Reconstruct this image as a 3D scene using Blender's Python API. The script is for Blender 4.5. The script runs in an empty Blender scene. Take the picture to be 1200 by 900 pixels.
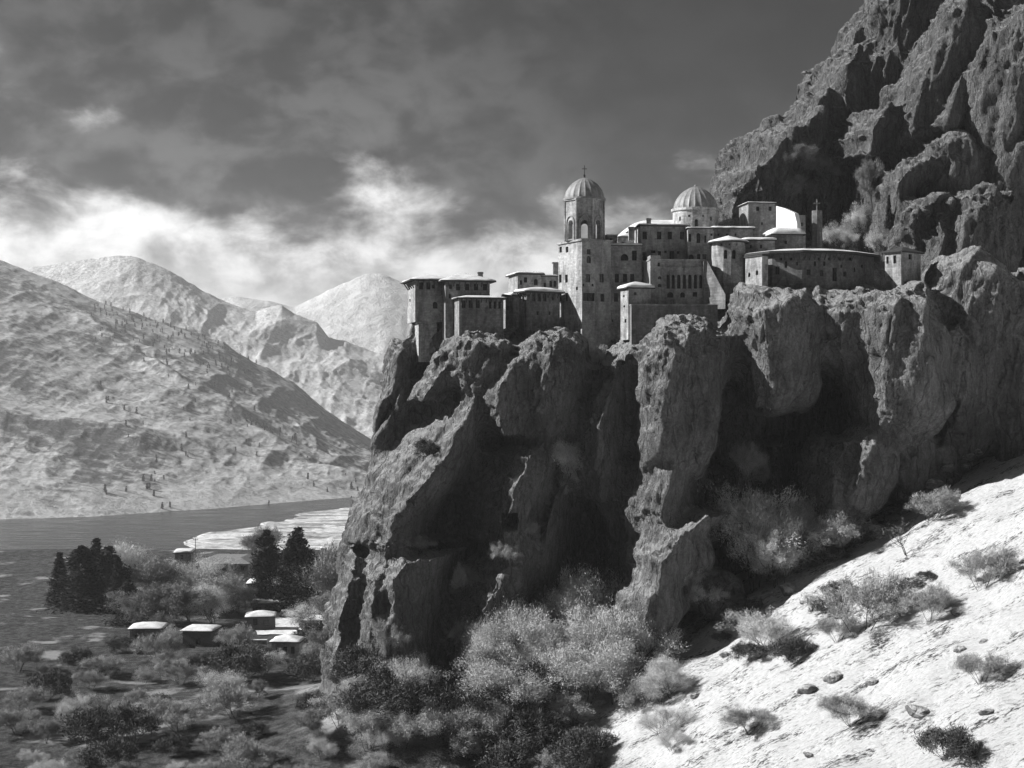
import bpy, math, random
import numpy as np
from math import radians as R

F = 1650.0                      # focal length in pixels of a 1200 px wide frame
scene = bpy.context.scene
COL = scene.collection
rng = np.random.default_rng(7)
random.seed(7)

def W(px, py, Y):
    return np.array([(px-600.0)/F*Y, Y, (450.0-py)/F*Y])

# ------------------------------------------------------------------ noise
def _hash(ix, iy, iz, s=0):
    h = (ix.astype(np.int64)*374761393 + iy.astype(np.int64)*668265263 + iz.astype(np.int64)*2147483647 + s*974711)
    h = (h ^ (h >> 13)) * 1274126177
    h = h & 0xffffffff
    h = (h ^ (h >> 16)) * 2246822519
    h = h & 0xffffffff
    return ((h ^ (h >> 15)) & 0xffffff) / float(0xffffff)

def vnoise(P, s=0):
    P = np.asarray(P, float); i = np.floor(P).astype(np.int64); f = P - i
    u = f*f*f*(f*(f*6-15)+10)
    r = 0
    for dx in (0, 1):
        wx = u[:, 0] if dx else 1-u[:, 0]
        for dy in (0, 1):
            wy = u[:, 1] if dy else 1-u[:, 1]
            for dz in (0, 1):
                wz = u[:, 2] if dz else 1-u[:, 2]
                r = r + wx*wy*wz*_hash(i[:, 0]+dx, i[:, 1]+dy, i[:, 2]+dz, s)
    return r*2-1

def fbm(P, oct=4, s=0, gain=.5, ridged=False):
    a = 1.0; t = 0; n = 0
    P = np.array(P, float)
    for o in range(oct):
        v = vnoise(P, s+o*17)
        if ridged: v = 1-2*np.abs(v)
        t = t + a*v; n += a; a *= gain; P = P*2.03+11.7
    return t/n

def sstep(x, a, b):
    t = np.clip((x-a)/(b-a), 0, 1); return t*t*(3-2*t)

def worley(P, s=0):
    i = np.floor(P).astype(np.int64)
    d1 = np.full(len(P), 9.0); d2 = np.full(len(P), 9.0); idv = np.zeros(len(P))
    for dx in (-1, 0, 1):
        for dy in (-1, 0, 1):
            for dz in (-1, 0, 1):
                c = i + np.array([dx, dy, dz])
                q = np.stack([_hash(c[:, 0], c[:, 1], c[:, 2], s+k) for k in (1, 2, 3)], 1) + c
                d = np.linalg.norm(P-q, axis=1)
                h = _hash(c[:, 0], c[:, 1], c[:, 2], s+9)
                m = d < d1
                d2 = np.where(m, d1, np.minimum(d2, d)); idv = np.where(m, h, idv); d1 = np.where(m, d, d1)
    return d1, d2, idv

# ------------------------------------------------------------------ objects
def tag(o, label=None, cat=None, group=None, kind=None):
    if label: o['label'] = label
    if cat: o['category'] = cat
    if group: o['group'] = group
    if kind: o['kind'] = kind
    return o

def empty(name, loc, label, cat, group=None, rz=0):
    o = bpy.data.objects.new(name, None); COL.objects.link(o)
    o.location = [float(v) for v in loc]; o.rotation_euler = (0, 0, rz); o.empty_display_size = .5
    return tag(o, label, cat, group)

def mkmesh(name, verts, faces, mats=None, parent=None, smooth=False, midx=None):
    me = bpy.data.meshes.new(name)
    me.from_pydata([tuple(map(float, v)) for v in verts] if not isinstance(verts, np.ndarray) else verts.tolist(), [], faces)
    o = bpy.data.objects.new(name, me); COL.objects.link(o)
    for m in (mats if isinstance(mats, (list, tuple)) else [mats] if mats else []): me.materials.append(m)
    if midx is not None: me.polygons.foreach_set('material_index', midx)
    if smooth: me.polygons.foreach_set('use_smooth', [True]*len(me.polygons))
    me.update()
    if parent: o.parent = parent
    return o

def grid_mesh(name, V, nu, nv, mat, smooth=True):
    """V: (nu*nv,3) array, index i*nv+j"""
    i, j = np.meshgrid(np.arange(nu-1), np.arange(nv-1), indexing='ij')
    a = (i*nv+j).ravel()
    Fc = np.stack([a, a+nv, a+nv+1, a+1], 1)
    me = bpy.data.meshes.new(name)
    me.vertices.add(len(V)); me.vertices.foreach_set('co', V.astype(np.float32).ravel())
    me.loops.add(Fc.size); me.loops.foreach_set('vertex_index', Fc.astype(np.int32).ravel())
    me.polygons.add(len(Fc)); me.polygons.foreach_set('loop_start', (np.arange(len(Fc))*4).astype(np.int32))
    me.polygons.foreach_set('loop_total', np.full(len(Fc), 4, np.int32))
    me.polygons.foreach_set('use_smooth', np.full(len(Fc), smooth))
    me.update(calc_edges=True); me.validate()
    me.materials.append(mat)
    o = bpy.data.objects.new(name, me); COL.objects.link(o)
    return o

class MB:
    """collects simple shapes into one mesh"""
    def __init__(s): s.v = []; s.f = []; s.m = []
    def add(s, v, f, mi=0):
        n = len(s.v); s.v += [tuple(map(float, q)) for q in v]; s.f += [[n+k for k in q] for q in f]; s.m += [mi]*len(f)
    def box(s, c, d, rz=0, mi=0):
        x, y, z = d[0]/2, d[1]/2, d[2]/2; ca, sa = math.cos(rz), math.sin(rz)
        vs = []
        for sx, sy, sz in ((-1,-1,-1),(1,-1,-1),(1,1,-1),(-1,1,-1),(-1,-1,1),(1,-1,1),(1,1,1),(-1,1,1)):
            X, Y_, Z = sx*x, sy*y, sz*z
            vs.append((c[0]+X*ca-Y_*sa, c[1]+X*sa+Y_*ca, c[2]+Z))
        s.add(vs, [(0,3,2,1),(4,5,6,7),(0,1,5,4),(1,2,6,5),(2,3,7,6),(3,0,4,7)], mi)
    def tube(s, p0, p1, r0, r1, n=6, mi=0):
        p0 = np.array(p0, float); p1 = np.array(p1, float); d = p1-p0; L = np.linalg.norm(d)
        if L < 1e-6: return
        d = d/L; a = np.array([0, 0, 1.]) if abs(d[2]) < .9 else np.array([1., 0, 0])
        u = np.cross(d, a); u /= np.linalg.norm(u); w = np.cross(d, u)
        vs = []
        for p, r in ((p0, r0), (p1, r1)):
            for k in range(n):
                t = 2*math.pi*k/n; vs.append(p + r*(math.cos(t)*u + math.sin(t)*w))
        fs = [(k, (k+1) % n, n+(k+1) % n, n+k) for k in range(n)] + [tuple(range(n-1, -1, -1)), tuple(range(n, 2*n))]
        s.add(vs, fs, mi)
    def prism(s, ring, z0, z1, mi=0):
        n = len(ring)
        vs = [(p[0], p[1], z0) for p in ring] + [(p[0], p[1], z1) for p in ring]
        s.add(vs, [(k, (k+1) % n, n+(k+1) % n, n+k) for k in range(n)] + [tuple(range(n-1, -1, -1)), tuple(range(n, 2*n))], mi)
    def loft(s, rings, mi=0, cap0=True, cap1=True):
        n = len(rings[0]); vs = [p for r in rings for p in r]; fs = []
        for i in range(len(rings)-1):
            for k in range(n): fs.append((i*n+k, i*n+(k+1) % n, (i+1)*n+(k+1) % n, (i+1)*n+k))
        if cap0: fs.append(tuple(range(n-1, -1, -1)))
        if cap1: b = (len(rings)-1)*n; fs.append(tuple(range(b, b+n)))
        s.add(vs, fs, mi)
    def build(s, name, mats, parent=None, smooth=False, off=None):
        v = np.array(s.v)
        if off is not None: v = v-np.array(off)
        return mkmesh(name, v, s.f, mats, parent, smooth, s.m)

# ------------------------------------------------------------------ materials
class NT:
    def __init__(s, m):
        s.t = m.node_tree; s.n = s.t.nodes; s.l = s.t.links
    def node(s, t, **k):
        o = s.n.new(t)
        for a, b in k.items(): setattr(o, a, b)
        return o
    def put(s, sock, v):
        if v is None: return
        if isinstance(v, bpy.types.NodeSocket): s.l.new(v, sock)
        else: sock.default_value = v
    def M(s, op, a, b=None, c=None, clamp=False):
        n = s.node('ShaderNodeMath', operation=op, use_clamp=clamp)
        s.put(n.inputs[0], a); s.put(n.inputs[1], b); s.put(n.inputs[2], c); return n.outputs[0]
    def ss(s, v, a, b, lo=0., hi=1.):
        n = s.node('ShaderNodeMapRange', interpolation_type='SMOOTHSTEP')
        s.put(n.inputs['Value'], v); s.put(n.inputs['From Min'], a); s.put(n.inputs['From Max'], b)
        s.put(n.inputs['To Min'], lo); s.put(n.inputs['To Max'], hi); return n.outputs[0]
    def noise(s, vec, sc, det=5, rough=.55, dist=0.):
        n = s.node('ShaderNodeTexNoise'); s.put(n.inputs['Vector'], vec)
        n.inputs['Scale'].default_value = sc; n.inputs['Detail'].default_value = det
        n.inputs['Roughness'].default_value = rough; n.inputs['Distortion'].default_value = dist
        return n.outputs['Fac']
    def vor(s, vec, sc, feat='F1', out='Distance'):
        n = s.node('ShaderNodeTexVoronoi', feature=feat); s.put(n.inputs['Vector'], vec)
        n.inputs['Scale'].default_value = sc; return n.outputs[out]
    def scale(s, vec, k):
        n = s.node('ShaderNodeMapping'); s.put(n.inputs[0], vec); n.inputs['Scale'].default_value = k; return n.outputs[0]
    def mix(s, f, a, b):
        n = s.node('ShaderNodeMix', data_type='FLOAT'); s.put(n.inputs[0], f); s.put(n.inputs[2], a); s.put(n.inputs[3], b); return n.outputs[0]
    def bump(s, h, st, dist):
        n = s.node('ShaderNodeBump'); s.put(n.inputs['Height'], h); n.inputs['Strength'].default_value = st; n.inputs['Distance'].default_value = dist
        return n.outputs[0]

def newmat(name, rough=.9, spec=.25):
    m = bpy.data.materials.new(name); m.use_nodes = True; nt = NT(m); b = nt.n['Principled BSDF']
    b.inputs['Roughness'].default_value = rough; b.inputs['Specular IOR Level'].default_value = spec
    return m, nt, b

def grey(nt, b, v):
    if isinstance(v, (int, float)): b.inputs['Base Color'].default_value = (v, v, v, 1)
    else:
        c = nt.node('ShaderNodeCombineColor')
        for k in range(3): nt.l.new(v, c.inputs[k])
        nt.l.new(c.outputs[0], b.inputs['Base Color'])

def simple(name, v, var=.25, sc=3., rough=.85, spec=.25, bump=0., bd=.03, coord='Object', det=5):
    m, nt, b = newmat(name, rough, spec)
    tc = nt.node('ShaderNodeTexCoord').outputs[coord]
    n = nt.noise(tc, sc, det, .6)
    grey(nt, b, nt.mix(nt.ss(n, .25, .75), v*(1-var), v*(1+var)))
    if bump: nt.put(b.inputs['Normal'], nt.bump(n, bump, bd))
    return m

def rock_mat(name, base=.17, snow=.5, snow_lit_lo=.55, snow_lit_hi=.8, snow_lit_amt=.35):
    m, nt, b = newmat(name, .95, .12)
    tc = nt.node('ShaderNodeTexCoord').outputs['Object']
    geo = nt.node('ShaderNodeNewGeometry')
    dg = nt.node('ShaderNodeMapping'); nt.l.new(tc, dg.inputs[0]); dg.inputs['Rotation'].default_value = (0, R(30), 0); dg.inputs['Scale'].default_value = (1, 1, .22)
    n1 = nt.noise(tc, .12, 6, .6); n2 = nt.noise(dg.outputs[0], 1.1, 8, .65, .6); n3 = nt.noise(tc, 2.6, 8, .7)
    st = nt.ss(n2, .3, .7)
    v = nt.M('MULTIPLY', nt.mix(nt.ss(n1, .3, .7), base*.72, base*1.25), nt.mix(st, .7, 1.3))
    v = nt.M('MULTIPLY', v, nt.mix(nt.ss(n3, .3, .7), .75, 1.25))
    sep = nt.node('ShaderNodeSeparateXYZ'); nt.l.new(geo.outputs['Normal'], sep.inputs[0])
    up = nt.M('ADD', sep.outputs[2], nt.M('MULTIPLY', nt.M('SUBTRACT', nt.noise(tc, .8, 8, .7), .5), .9))
    sf = nt.ss(up, snow_lit_lo, snow_lit_hi, 0., snow_lit_amt)  # frost on upward faces, also painting sunlit flanks lighter in the colour
    v = nt.mix(sf, v, snow)
    grey(nt, b, v)
    wv = nt.node('ShaderNodeMixRGB', blend_type='ADD'); wv.inputs[0].default_value = 1.; nt.l.new(dg.outputs[0], wv.inputs[1])
    wn = nt.node('ShaderNodeTexNoise'); nt.l.new(tc, wn.inputs['Vector']); wn.inputs['Scale'].default_value = .6; wn.inputs['Detail'].default_value = 5; nt.l.new(wn.outputs['Color'], wv.inputs[2])
    c1 = nt.ss(nt.vor(wv.outputs[0], .34, 'DISTANCE_TO_EDGE'), .0, .05); c2 = nt.ss(nt.vor(wv.outputs[0], .9, 'DISTANCE_TO_EDGE'), .0, .07)
    cr_ = nt.M('ADD', nt.M('MULTIPLY', c1, .6), nt.M('MULTIPLY', c2, .4))
    v = nt.M('MULTIPLY', v, nt.mix(cr_, .5, 1.06)); grey(nt, b, v)
    h = nt.M('ADD', nt.M('ADD', nt.M('MULTIPLY', n2, .6), nt.M('MULTIPLY', n3, .45)), nt.M('MULTIPLY', cr_, .22))
    nt.put(b.inputs['Normal'], nt.bump(h, 1., 1.7))
    return m

def masonry(name, base=.33):
    m, nt, b = newmat(name, .95, .1)
    tc = nt.node('ShaderNodeTexCoord').outputs['Object']
    sep = nt.node('ShaderNodeSeparateXYZ'); nt.l.new(tc, sep.inputs[0])
    cmb = nt.node('ShaderNodeCombineXYZ')
    nt.l.new(nt.M('ADD', nt.M('MULTIPLY', sep.outputs[0], .8), sep.outputs[1]), cmb.inputs[0]); nt.l.new(sep.outputs[2], cmb.inputs[1])
    br = nt.node('ShaderNodeTexBrick'); nt.l.new(cmb.outputs[0], br.inputs['Vector'])
    br.inputs['Scale'].default_value = 1.; br.inputs['Brick Width'].default_value = .6; br.inputs['Row Height'].default_value = .3
    br.inputs['Mortar Size'].default_value = .035; br.inputs['Mortar Smooth'].default_value = .6
    br.inputs['Color1'].default_value = (.8, .8, .8, 1); br.inputs['Color2'].default_value = (1.06, 1.06, 1.06, 1); br.inputs['Mortar'].default_value = (.74, .74, .74, 1)
    bw = nt.node('ShaderNodeRGBToBW'); nt.l.new(br.outputs['Color'], bw.inputs[0])
    n1 = nt.noise(tc, .22, 6, .65); n2 = nt.noise(tc, 1.7, 8, .7)
    vs = nt.noise(nt.scale(tc, (.5, .5, .14)), 1., 7, .65, 1.2)
    v = nt.M('MULTIPLY', nt.mix(nt.ss(n1, .3, .7), base*.72, base*1.2), bw.outputs[0])
    v = nt.M('MULTIPLY', v, nt.mix(nt.ss(n2, .3, .7), .72, 1.2))
    v = nt.M('MULTIPLY', v, nt.mix(nt.ss(vs, .36, .6), .66, 1.12))
    grey(nt, b, v)
    h = nt.M('ADD', nt.M('MULTIPLY', bw.outputs[0], .5), n2)
    nt.put(b.inputs['Normal'], nt.bump(h, .6, .12))
    return m

M_ROCK = rock_mat('cliff rock', .18, .55, .25, .8, .5)  # low threshold spreads the painted lightening over the sunlit flanks
M_CRAG = rock_mat('crag rock', .14, .42, .5, .9, .5)
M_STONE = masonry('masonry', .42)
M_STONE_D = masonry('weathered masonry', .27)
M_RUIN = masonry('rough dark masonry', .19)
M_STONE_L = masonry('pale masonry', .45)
M_SNOW = simple('roof snow', .7, .22, .7, .75, .3, .4, .12)
M_EAVE = simple('dark eave boards', .05, .3, 4.)
M_FRAME = simple('window wood', .07, .3, 6.)
M_PANE = simple('window glass', .02, .2, 2., .25, .5)
M_WOOD = simple('old timber', .09, .4, 5., .9)
M_METAL = simple('dome lead', .23, .3, 1.3, .55, .4, .2, .05)
M_IRON = simple('iron', .06, .2, 5., .6)
M_TRUNK = simple('bark', .06, .4, 6.)
M_FROST = simple('frosted twigs', .6, .35, .45)  # hoarfrost, paled further in colour to stand in for sunlight on shaded trees
M_FROST2 = simple('grey twigs', .24, .4, .5)
M_BUSH = simple('dry shrub twigs', .38, .4, .8)
M_PINE = simple('pine needles', .022, .5, .8)
M_MIDG = simple('dark shrub twigs', .09, .5, .8)

# ------------------------------------------------------------------ camera, light, sky
cam = bpy.data.cameras.new('camera'); co = bpy.data.objects.new('camera', cam); COL.objects.link(co)
cam.sensor_width = 36; cam.lens = 36*F/1200; cam.clip_start = .5; cam.clip_end = 60000
co.location = (0, 0, 0); co.rotation_euler = (R(90), 0, 0); scene.camera = co

SUN_AZ, SUN_EL = 3.5, 32.0       # degrees behind pure left, elevation
sx = -math.cos(R(SUN_AZ))*math.cos(R(SUN_EL)); sy = math.sin(R(SUN_AZ))*math.cos(R(SUN_EL)); sz = math.sin(R(SUN_EL))
sun = bpy.data.lights.new('sun', 'SUN'); sun.energy = 5.0; sun.angle = R(.6); sun.color = (1, 1, 1)
so = bpy.data.objects.new('sun', sun); COL.objects.link(so); so.location = (-300, 60, 300)
from mathutils import Vector
so.rotation_euler = Vector((sx, sy, sz)).to_track_quat('Z', 'Y').to_euler()

world = bpy.data.worlds.new('World'); scene.world = world; world.use_nodes = True
nt = NT(world); bg = nt.n['Background']
sky = nt.node('ShaderNodeTexSky', sky_type='NISHITA', sun_disc=False)
sky.sun_elevation = R(SUN_EL); sky.sun_rotation = math.atan2(sx, sy); sky.air_density = 1.2; sky.dust_density = 2.5
bw = nt.node('ShaderNodeRGBToBW'); nt.l.new(sky.outputs[0], bw.inputs[0])
gen = nt.node('ShaderNodeTexCoord').outputs['Generated']
sp = nt.node('ShaderNodeSeparateXYZ'); nt.l.new(gen, sp.inputs[0]); dx, dy, dz = sp.outputs
big = nt.noise(nt.scale(gen, (1., 1., 1.9)), 7.5, 3, .5, .3)
med = nt.noise(nt.scale(gen, (1., 1., 1.6)), 17., 8, .6, .2)
cn = nt.M('ADD', nt.M('MULTIPLY', nt.M('SUBTRACT', big, .5), .16), nt.M('MULTIPLY', nt.M('SUBTRACT', med, .5), .26))
def blob(px, py, rx, ry, amp):
    u = (px-600)/F; v = (450-py)/F; L = math.sqrt(1+u*u+v*v); u /= L; v /= L
    a = nt.M('POWER', nt.M('DIVIDE', nt.M('SUBTRACT', dx, u), rx/F), 2.); b_ = nt.M('POWER', nt.M('DIVIDE', nt.M('SUBTRACT', dz, v), ry/F), 2.)
    g = nt.M('EXPONENT', nt.M('MULTIPLY', nt.M('ADD', a, b_), -1.))
    return nt.M('MULTIPLY', g, amp)
base = nt.mix(nt.ss(dx, -.16, .06), .124, .082)
e = nt.M('ADD', nt.M('SUBTRACT', dz, base), cn)
for bl in ((290, 205, 130, 50, .085), (200, 160, 110, 32, .06), (430, 140, 80, 30, .05), (370, 268, 60, 24, .05), (450, 200, 60, 18, -.022), (500, 228, 50, 20, -.03), (128, 230, 34, 16, -.06), (185, 203, 30, 12, -.035), (140, 135, 70, 16, -.04), (300, 130, 60, 10, -.03), (200, 232, 70, 20, .03), (120, 215, 70, 30, .03), (150, 185, 26, 10, -.05), (420, 225, 60, 26, -.02), (200, 265, 70, 22, -.03),
           (520, 190, 80, 40, .02), (480, 260, 30, 14, .0), (640, 205, 80, 40, .045), (455, 225, 70, 34, -.014), (130, 262, 60, 16, -.03), (270, 135, 60, 20, .03), (420, 185, 50, 10, -.04)):
    e = nt.M('ADD', e, blob(*bl))
D = nt.ss(e, -.085, .055)                                  # cloud cover
hor = nt.ss(dz, .0, .12, .68, .88)
light = nt.mix(nt.ss(med, .35, .65), 1.0, .72)
bright = nt.M('MULTIPLY', hor, light)
dark = nt.M('MULTIPLY', nt.mix(nt.ss(dx, -.1, .12), .03, .005), nt.mix(nt.ss(med, .36, .62), 2.8, .0))
dark = nt.M('MULTIPLY', dark, nt.ss(dz, .1, .27, 1.2, .5))
dark = nt.M('MULTIPLY', dark, nt.ss(dz, .35, .8, 1., .5))
val = nt.mix(D, bright, dark)
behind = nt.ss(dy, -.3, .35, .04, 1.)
skyn = nt.M('MULTIPLY', nt.mix(.85, nt.M('MULTIPLY', bw.outputs[0], 1.1), 10.0), val)   # clear sky light filtered by the cloud deck
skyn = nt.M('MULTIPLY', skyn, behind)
cc = nt.node('ShaderNodeCombineColor')
for k in range(3): nt.l.new(skyn, cc.inputs[k])
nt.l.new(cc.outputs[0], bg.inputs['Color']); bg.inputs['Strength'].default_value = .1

vs_ = scene.view_settings; vs_.view_transform = 'Standard'; vs_.look = 'None'; vs_.gamma = 1; vs_.exposure = .72
scene.cycles.use_denoising = True
scene.cycles.max_bounces = 4; scene.cycles.diffuse_bounces = 2; scene.cycles.glossy_bounces = 2; scene.cycles.volume_bounces = 0
scene.cycles.use_adaptive_sampling = True; scene.cycles.adaptive_threshold = .02
scene.cycles.sample_clamp_indirect = 4

# ------------------------------------------------------------------ haze
hz = MB(); hz.box((0, 4350, 136), (14000, 9700, 610))
m = bpy.data.materials.new('haze air'); m.use_nodes = True; ntz = NT(m); ntz.n.remove(ntz.n['Principled BSDF'])
pv = ntz.node('ShaderNodeVolumePrincipled'); pv.inputs['Density'].default_value = .00011; pv.inputs['Color'].default_value = (.9, .9, .9, 1); pv.inputs['Anisotropy'].default_value = .3
ntz.l.new(pv.outputs[0], ntz.n['Material Output'].inputs['Volume'])
tag(hz.build('haze', m), 'thin pale haze filling the valley air', 'haze', None, 'stuff')

# ------------------------------------------------------------------ lobed rock masses
def ico(sub=4):
    import bmesh
    bm = bmesh.new(); bmesh.ops.create_icosphere(bm, subdivisions=sub, radius=1)
    v = np.array([x.co[:] for x in bm.verts]); f = [[q.index for q in x.verts] for x in bm.faces]; bm.free(); return v, f
ICO = ico(4)

def lobe(mb, px, py, Y, rx, ry, rd, ang=0, shear=.25, pw=.8, k=0):
    v, f = ICO; s = Y/F
    q = np.sign(v)*np.abs(v)**pw
    q = q*np.array([rx*s, rd, ry*s])
    q[:, 1] += shear*q[:, 0]
    # irregular lump
    n = fbm(v*1.5+k*7.1, 3, 5)+.35*fbm(v*2.2+k*3.1, 3, 8, ridged=True)
    q = q*(1+.15*n[:, None])
    a = R(ang); ca, sa = math.cos(a), math.sin(a)
    X = q[:, 0]*ca+q[:, 2]*sa; Z = -q[:, 0]*sa+q[:, 2]*ca
    c = W(px, py, Y)
    mb.add(np.stack([X+c[0], q[:, 1]+c[1], Z+c[2]], 1), f)

def extr(mb, poly, Y0, Y1):
    """outline at depth Y0 pushed back to Y1, real prism in space"""
    pts = [W(x, y, Y0) for x, y in poly]; n = len(pts)
    vs = pts+[p+np.array([0, Y1-Y0, 0]) for p in pts]
    mb.add(vs, [tuple(range(n)), tuple(range(2*n-1, n-1, -1))]+[(k, n+k, n+(k+1) % n, (k+1) % n) for k in range(n)])

def ridge(mb, pts, seed=0):
    """rib of rock: pts = (px, py, Y, left width, right width, depth) along its crest"""
    rings = []
    dens = []
    for i in range(len(pts)-1):
        for t in np.arange(0, 1, .2): dens.append(np.array(pts[i])*(1-t)+np.array(pts[i+1])*t)
    dens.append(np.array(pts[-1], float))
    D = np.array(dens); jit = fbm(np.stack([D[:, 1]/12., D[:, 0]/12., D[:, 0]*0+seed*3.3], 1), 3, 60+seed)
    for q, j in zip(D, jit):
        px, py, Y, wl, wr, d = q; c = W(px, py, Y); c[1] -= 3.; d += 7.; wl *= 1.15; c[0] += j*.9; c[1] += j*.8
        rings.append([c, c+np.array([wr*.5, d*.22, 0]), c+np.array([wr, d, 0]), c+np.array([-wl*.7, d*1.1, 0]), c+np.array([-wl, d*.85, 0]), c+np.array([-wl*.55, d*.38, 0])])
    mb.loft(rings)

def rockmass(name, mb, voxel, mat, amps):
    tmp = mb.build(name+'_tmp', mat)
    md = tmp.modifiers.new('r0', 'REMESH'); md.mode = 'VOXEL'; md.voxel_size = .6
    md = tmp.modifiers.new('s', 'SMOOTH'); md.factor = .5; md.iterations = 2
    md = tmp.modifiers.new('r', 'REMESH'); md.mode = 'VOXEL'; md.voxel_size = voxel; md.use_smooth_shade = True
    dg = bpy.context.evaluated_depsgraph_get(); dg.update()
    me = bpy.data.meshes.new_from_object(tmp.evaluated_get(dg), depsgraph=dg)
    bpy.data.objects.remove(tmp, do_unlink=True)
    n = len(me.vertices); co_ = np.empty(n*3); me.vertices.foreach_get('co', co_); P = co_.reshape(-1, 3)
    def normals():
        no = np.empty(n*3); me.vertices.foreach_get('normal', no); return no.reshape(-1, 3)
    def put(P): me.vertices.foreach_set('co', P.ravel()); me.update()
    N = normals()
    a = R(32)-R(20)*sstep(P[:, 0], -14, 12); Xr = P[:, 0]*np.cos(a)-P[:, 2]*np.sin(a); Zr = P[:, 0]*np.sin(a)+P[:, 2]*np.cos(a)
    D = np.stack([Xr, P[:, 1], Zr], 1)
    wob = fbm(P/14., 2, 50)[:, None]*1.2
    d = amps[0]*fbm(P/np.array([13., 13, 17]), 3, 3)
    d -= amps[1]*(fbm(D/np.array([5., 8, 24.])+wob*.45, 3, 21, .45, ridged=True)-.2)
    P = P+N*d[:, None]; put(P); N = normals()
    w1, w2, wi = worley(D/np.array([4.5, 6, 10.])+wob*.4, 7)
    lit = sstep(-N[:, 0]*.95+N[:, 2]*.35, .15, .75)[:]
    crack = -np.exp(-((w2-w1)/.11)**2)*amps[2] + (wi-.5)*amps[2]*.8
    w1, w2, wj = worley(D/np.array([1.9, 2.4, 3.4])+wob*.6, 31)
    crack += -np.exp(-((w2-w1)/.14)**2)*amps[3] + (wj-.5)*amps[3]*1.2
    msk = np.clip(fbm(P/12., 2, 77)*1.2+.25, .08, .6)+.4*lit
    strata = np.abs(((P[:, 2]*.9+P[:, 0]*.45+fbm(P/9., 3, 140)*5)/2.4) % 1-.5)*2
    fine = amps[4]*.7*(strata**3)+amps[4]*.7*fbm(P/1.6, 3, 91, .6)-amps[4]*1.1*(fbm(D/np.array([1.2, 2.5, 5.]), 3, 33, ridged=True))
    # long weathering runnels down the face
    run = fbm(D/np.array([1.5, 2.2, 12.])+wob*.35, 4, 205, .6, ridged=True)*-.6+fbm(D/np.array([.7, 1.2, 3.5])+wob*.5, 3, 215, .6, ridged=True)*-.3
    P = P+N*((crack+fine)*msk+run*(.35+.65*msk)*amps[4]*2.2)[:, None]; put(P)
    o = bpy.data.objects.new(name, me); COL.objects.link(o); o['kind'] = 'structure'
    if not len(me.materials): me.materials.append(mat)
    print(name, n); return o

cl = MB()
extr(cl, [(478,470),(500,415),(560,400),(610,392),(636,404),(680,420),(735,418),(748,385),(855,352),(900,338),(960,352),(1100,345),(1260,330),(1260,860),(400,860),(415,760),(440,640),(462,560)], 259, 300)
LOBES = [
 (500,425,266,26,62,9,4),(548,415,264,52,42,9,0),(463,432,268,15,38,8,12),(474,482,264,28,40,9,20),(458,510,262,22,42,8,10),(472,445,262,16,56,8,8),(462,470,264,20,50,9,16),
 (566,426,249,40,42,9,0),(530,430,252,24,36,7,8),(598,410,260,20,30,7,0),(572,425,254,25,46,8,6,.4),(545,480,262,48,40,6,0),
 (447,560,262,20,54,7,8),(427,622,262,16,52,7,6),(409,700,260,16,85,7,5),(395,800,258,22,80,8,4),(500,640,266,60,120,8,0),(470,800,260,60,110,8,0),
 (642,452,251,50,66,13,20,.32,.72),(655,403,254,36,22,8,12),(640,560,265,60,70,6,0),(640,700,263,80,110,7,0,.1),(690,520,266,50,130,5,0),(600,640,262,50,80,6,0),
 (735,520,262,34,120,7,5),(792,468,244,52,94,13,7,.24,.62),(806,404,242,42,32,8,8,.2,.7),(886,352,243,26,22,7,0),(816,420,247,46,46,10,10,.22,.65),(765,430,248,26,34,8,10,.22,.65),(790,580,249,44,70,9,10,.3,.7),(745,660,254,34,80,7,18,.4),(770,640,248,44,60,9,14,.3),
 (908,412,246,48,72,14,-6,.3,.62),(872,368,250,20,30,7,0),(858,396,252,14,36,7,0),(990,386,246,60,48,13,-4,.1),(955,378,245,30,38,10,0,.1),(1010,362,250,50,28,9,-8,.1),
 (845,545,264,60,120,5,0,.1),(925,540,262,56,110,6,0,.2),(880,660,260,70,80,7,0,.2),(955,470,264,60,90,4,0,.1),
 (1045,428,243,58,92,15,-4,.28,.62),(1003,556,240,36,54,11,18,.4,.7),(1065,545,248,66,48,11,30,.2),(1010,360,262,60,24,12,-6),
 (800,645,237,34,32,9,30,.45,.7),(768,708,234,34,34,9,35,.45,.7),(735,725,238,32,40,9,30,.4,.7),(700,770,242,44,50,9,20,.3,.7),(840,700,240,40,34,8,30,.3),
 (660,790,256,80,80,8,0),(1130,420,250,54,120,14,0,.2,.65),(1200,470,250,60,150,14,0,.2,.65),(550,840,250,60,80,10,0),(690,870,243,80,70,12,0),(520,870,242,40,60,10,0),
 (640,890,238,60,50,9,10,.3),(760,810,240,70,80,12,0),
]
for i, L in enumerate(LOBES): lobe(cl, L[0], L[1], L[2]+3, *L[3:], k=i)
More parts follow.
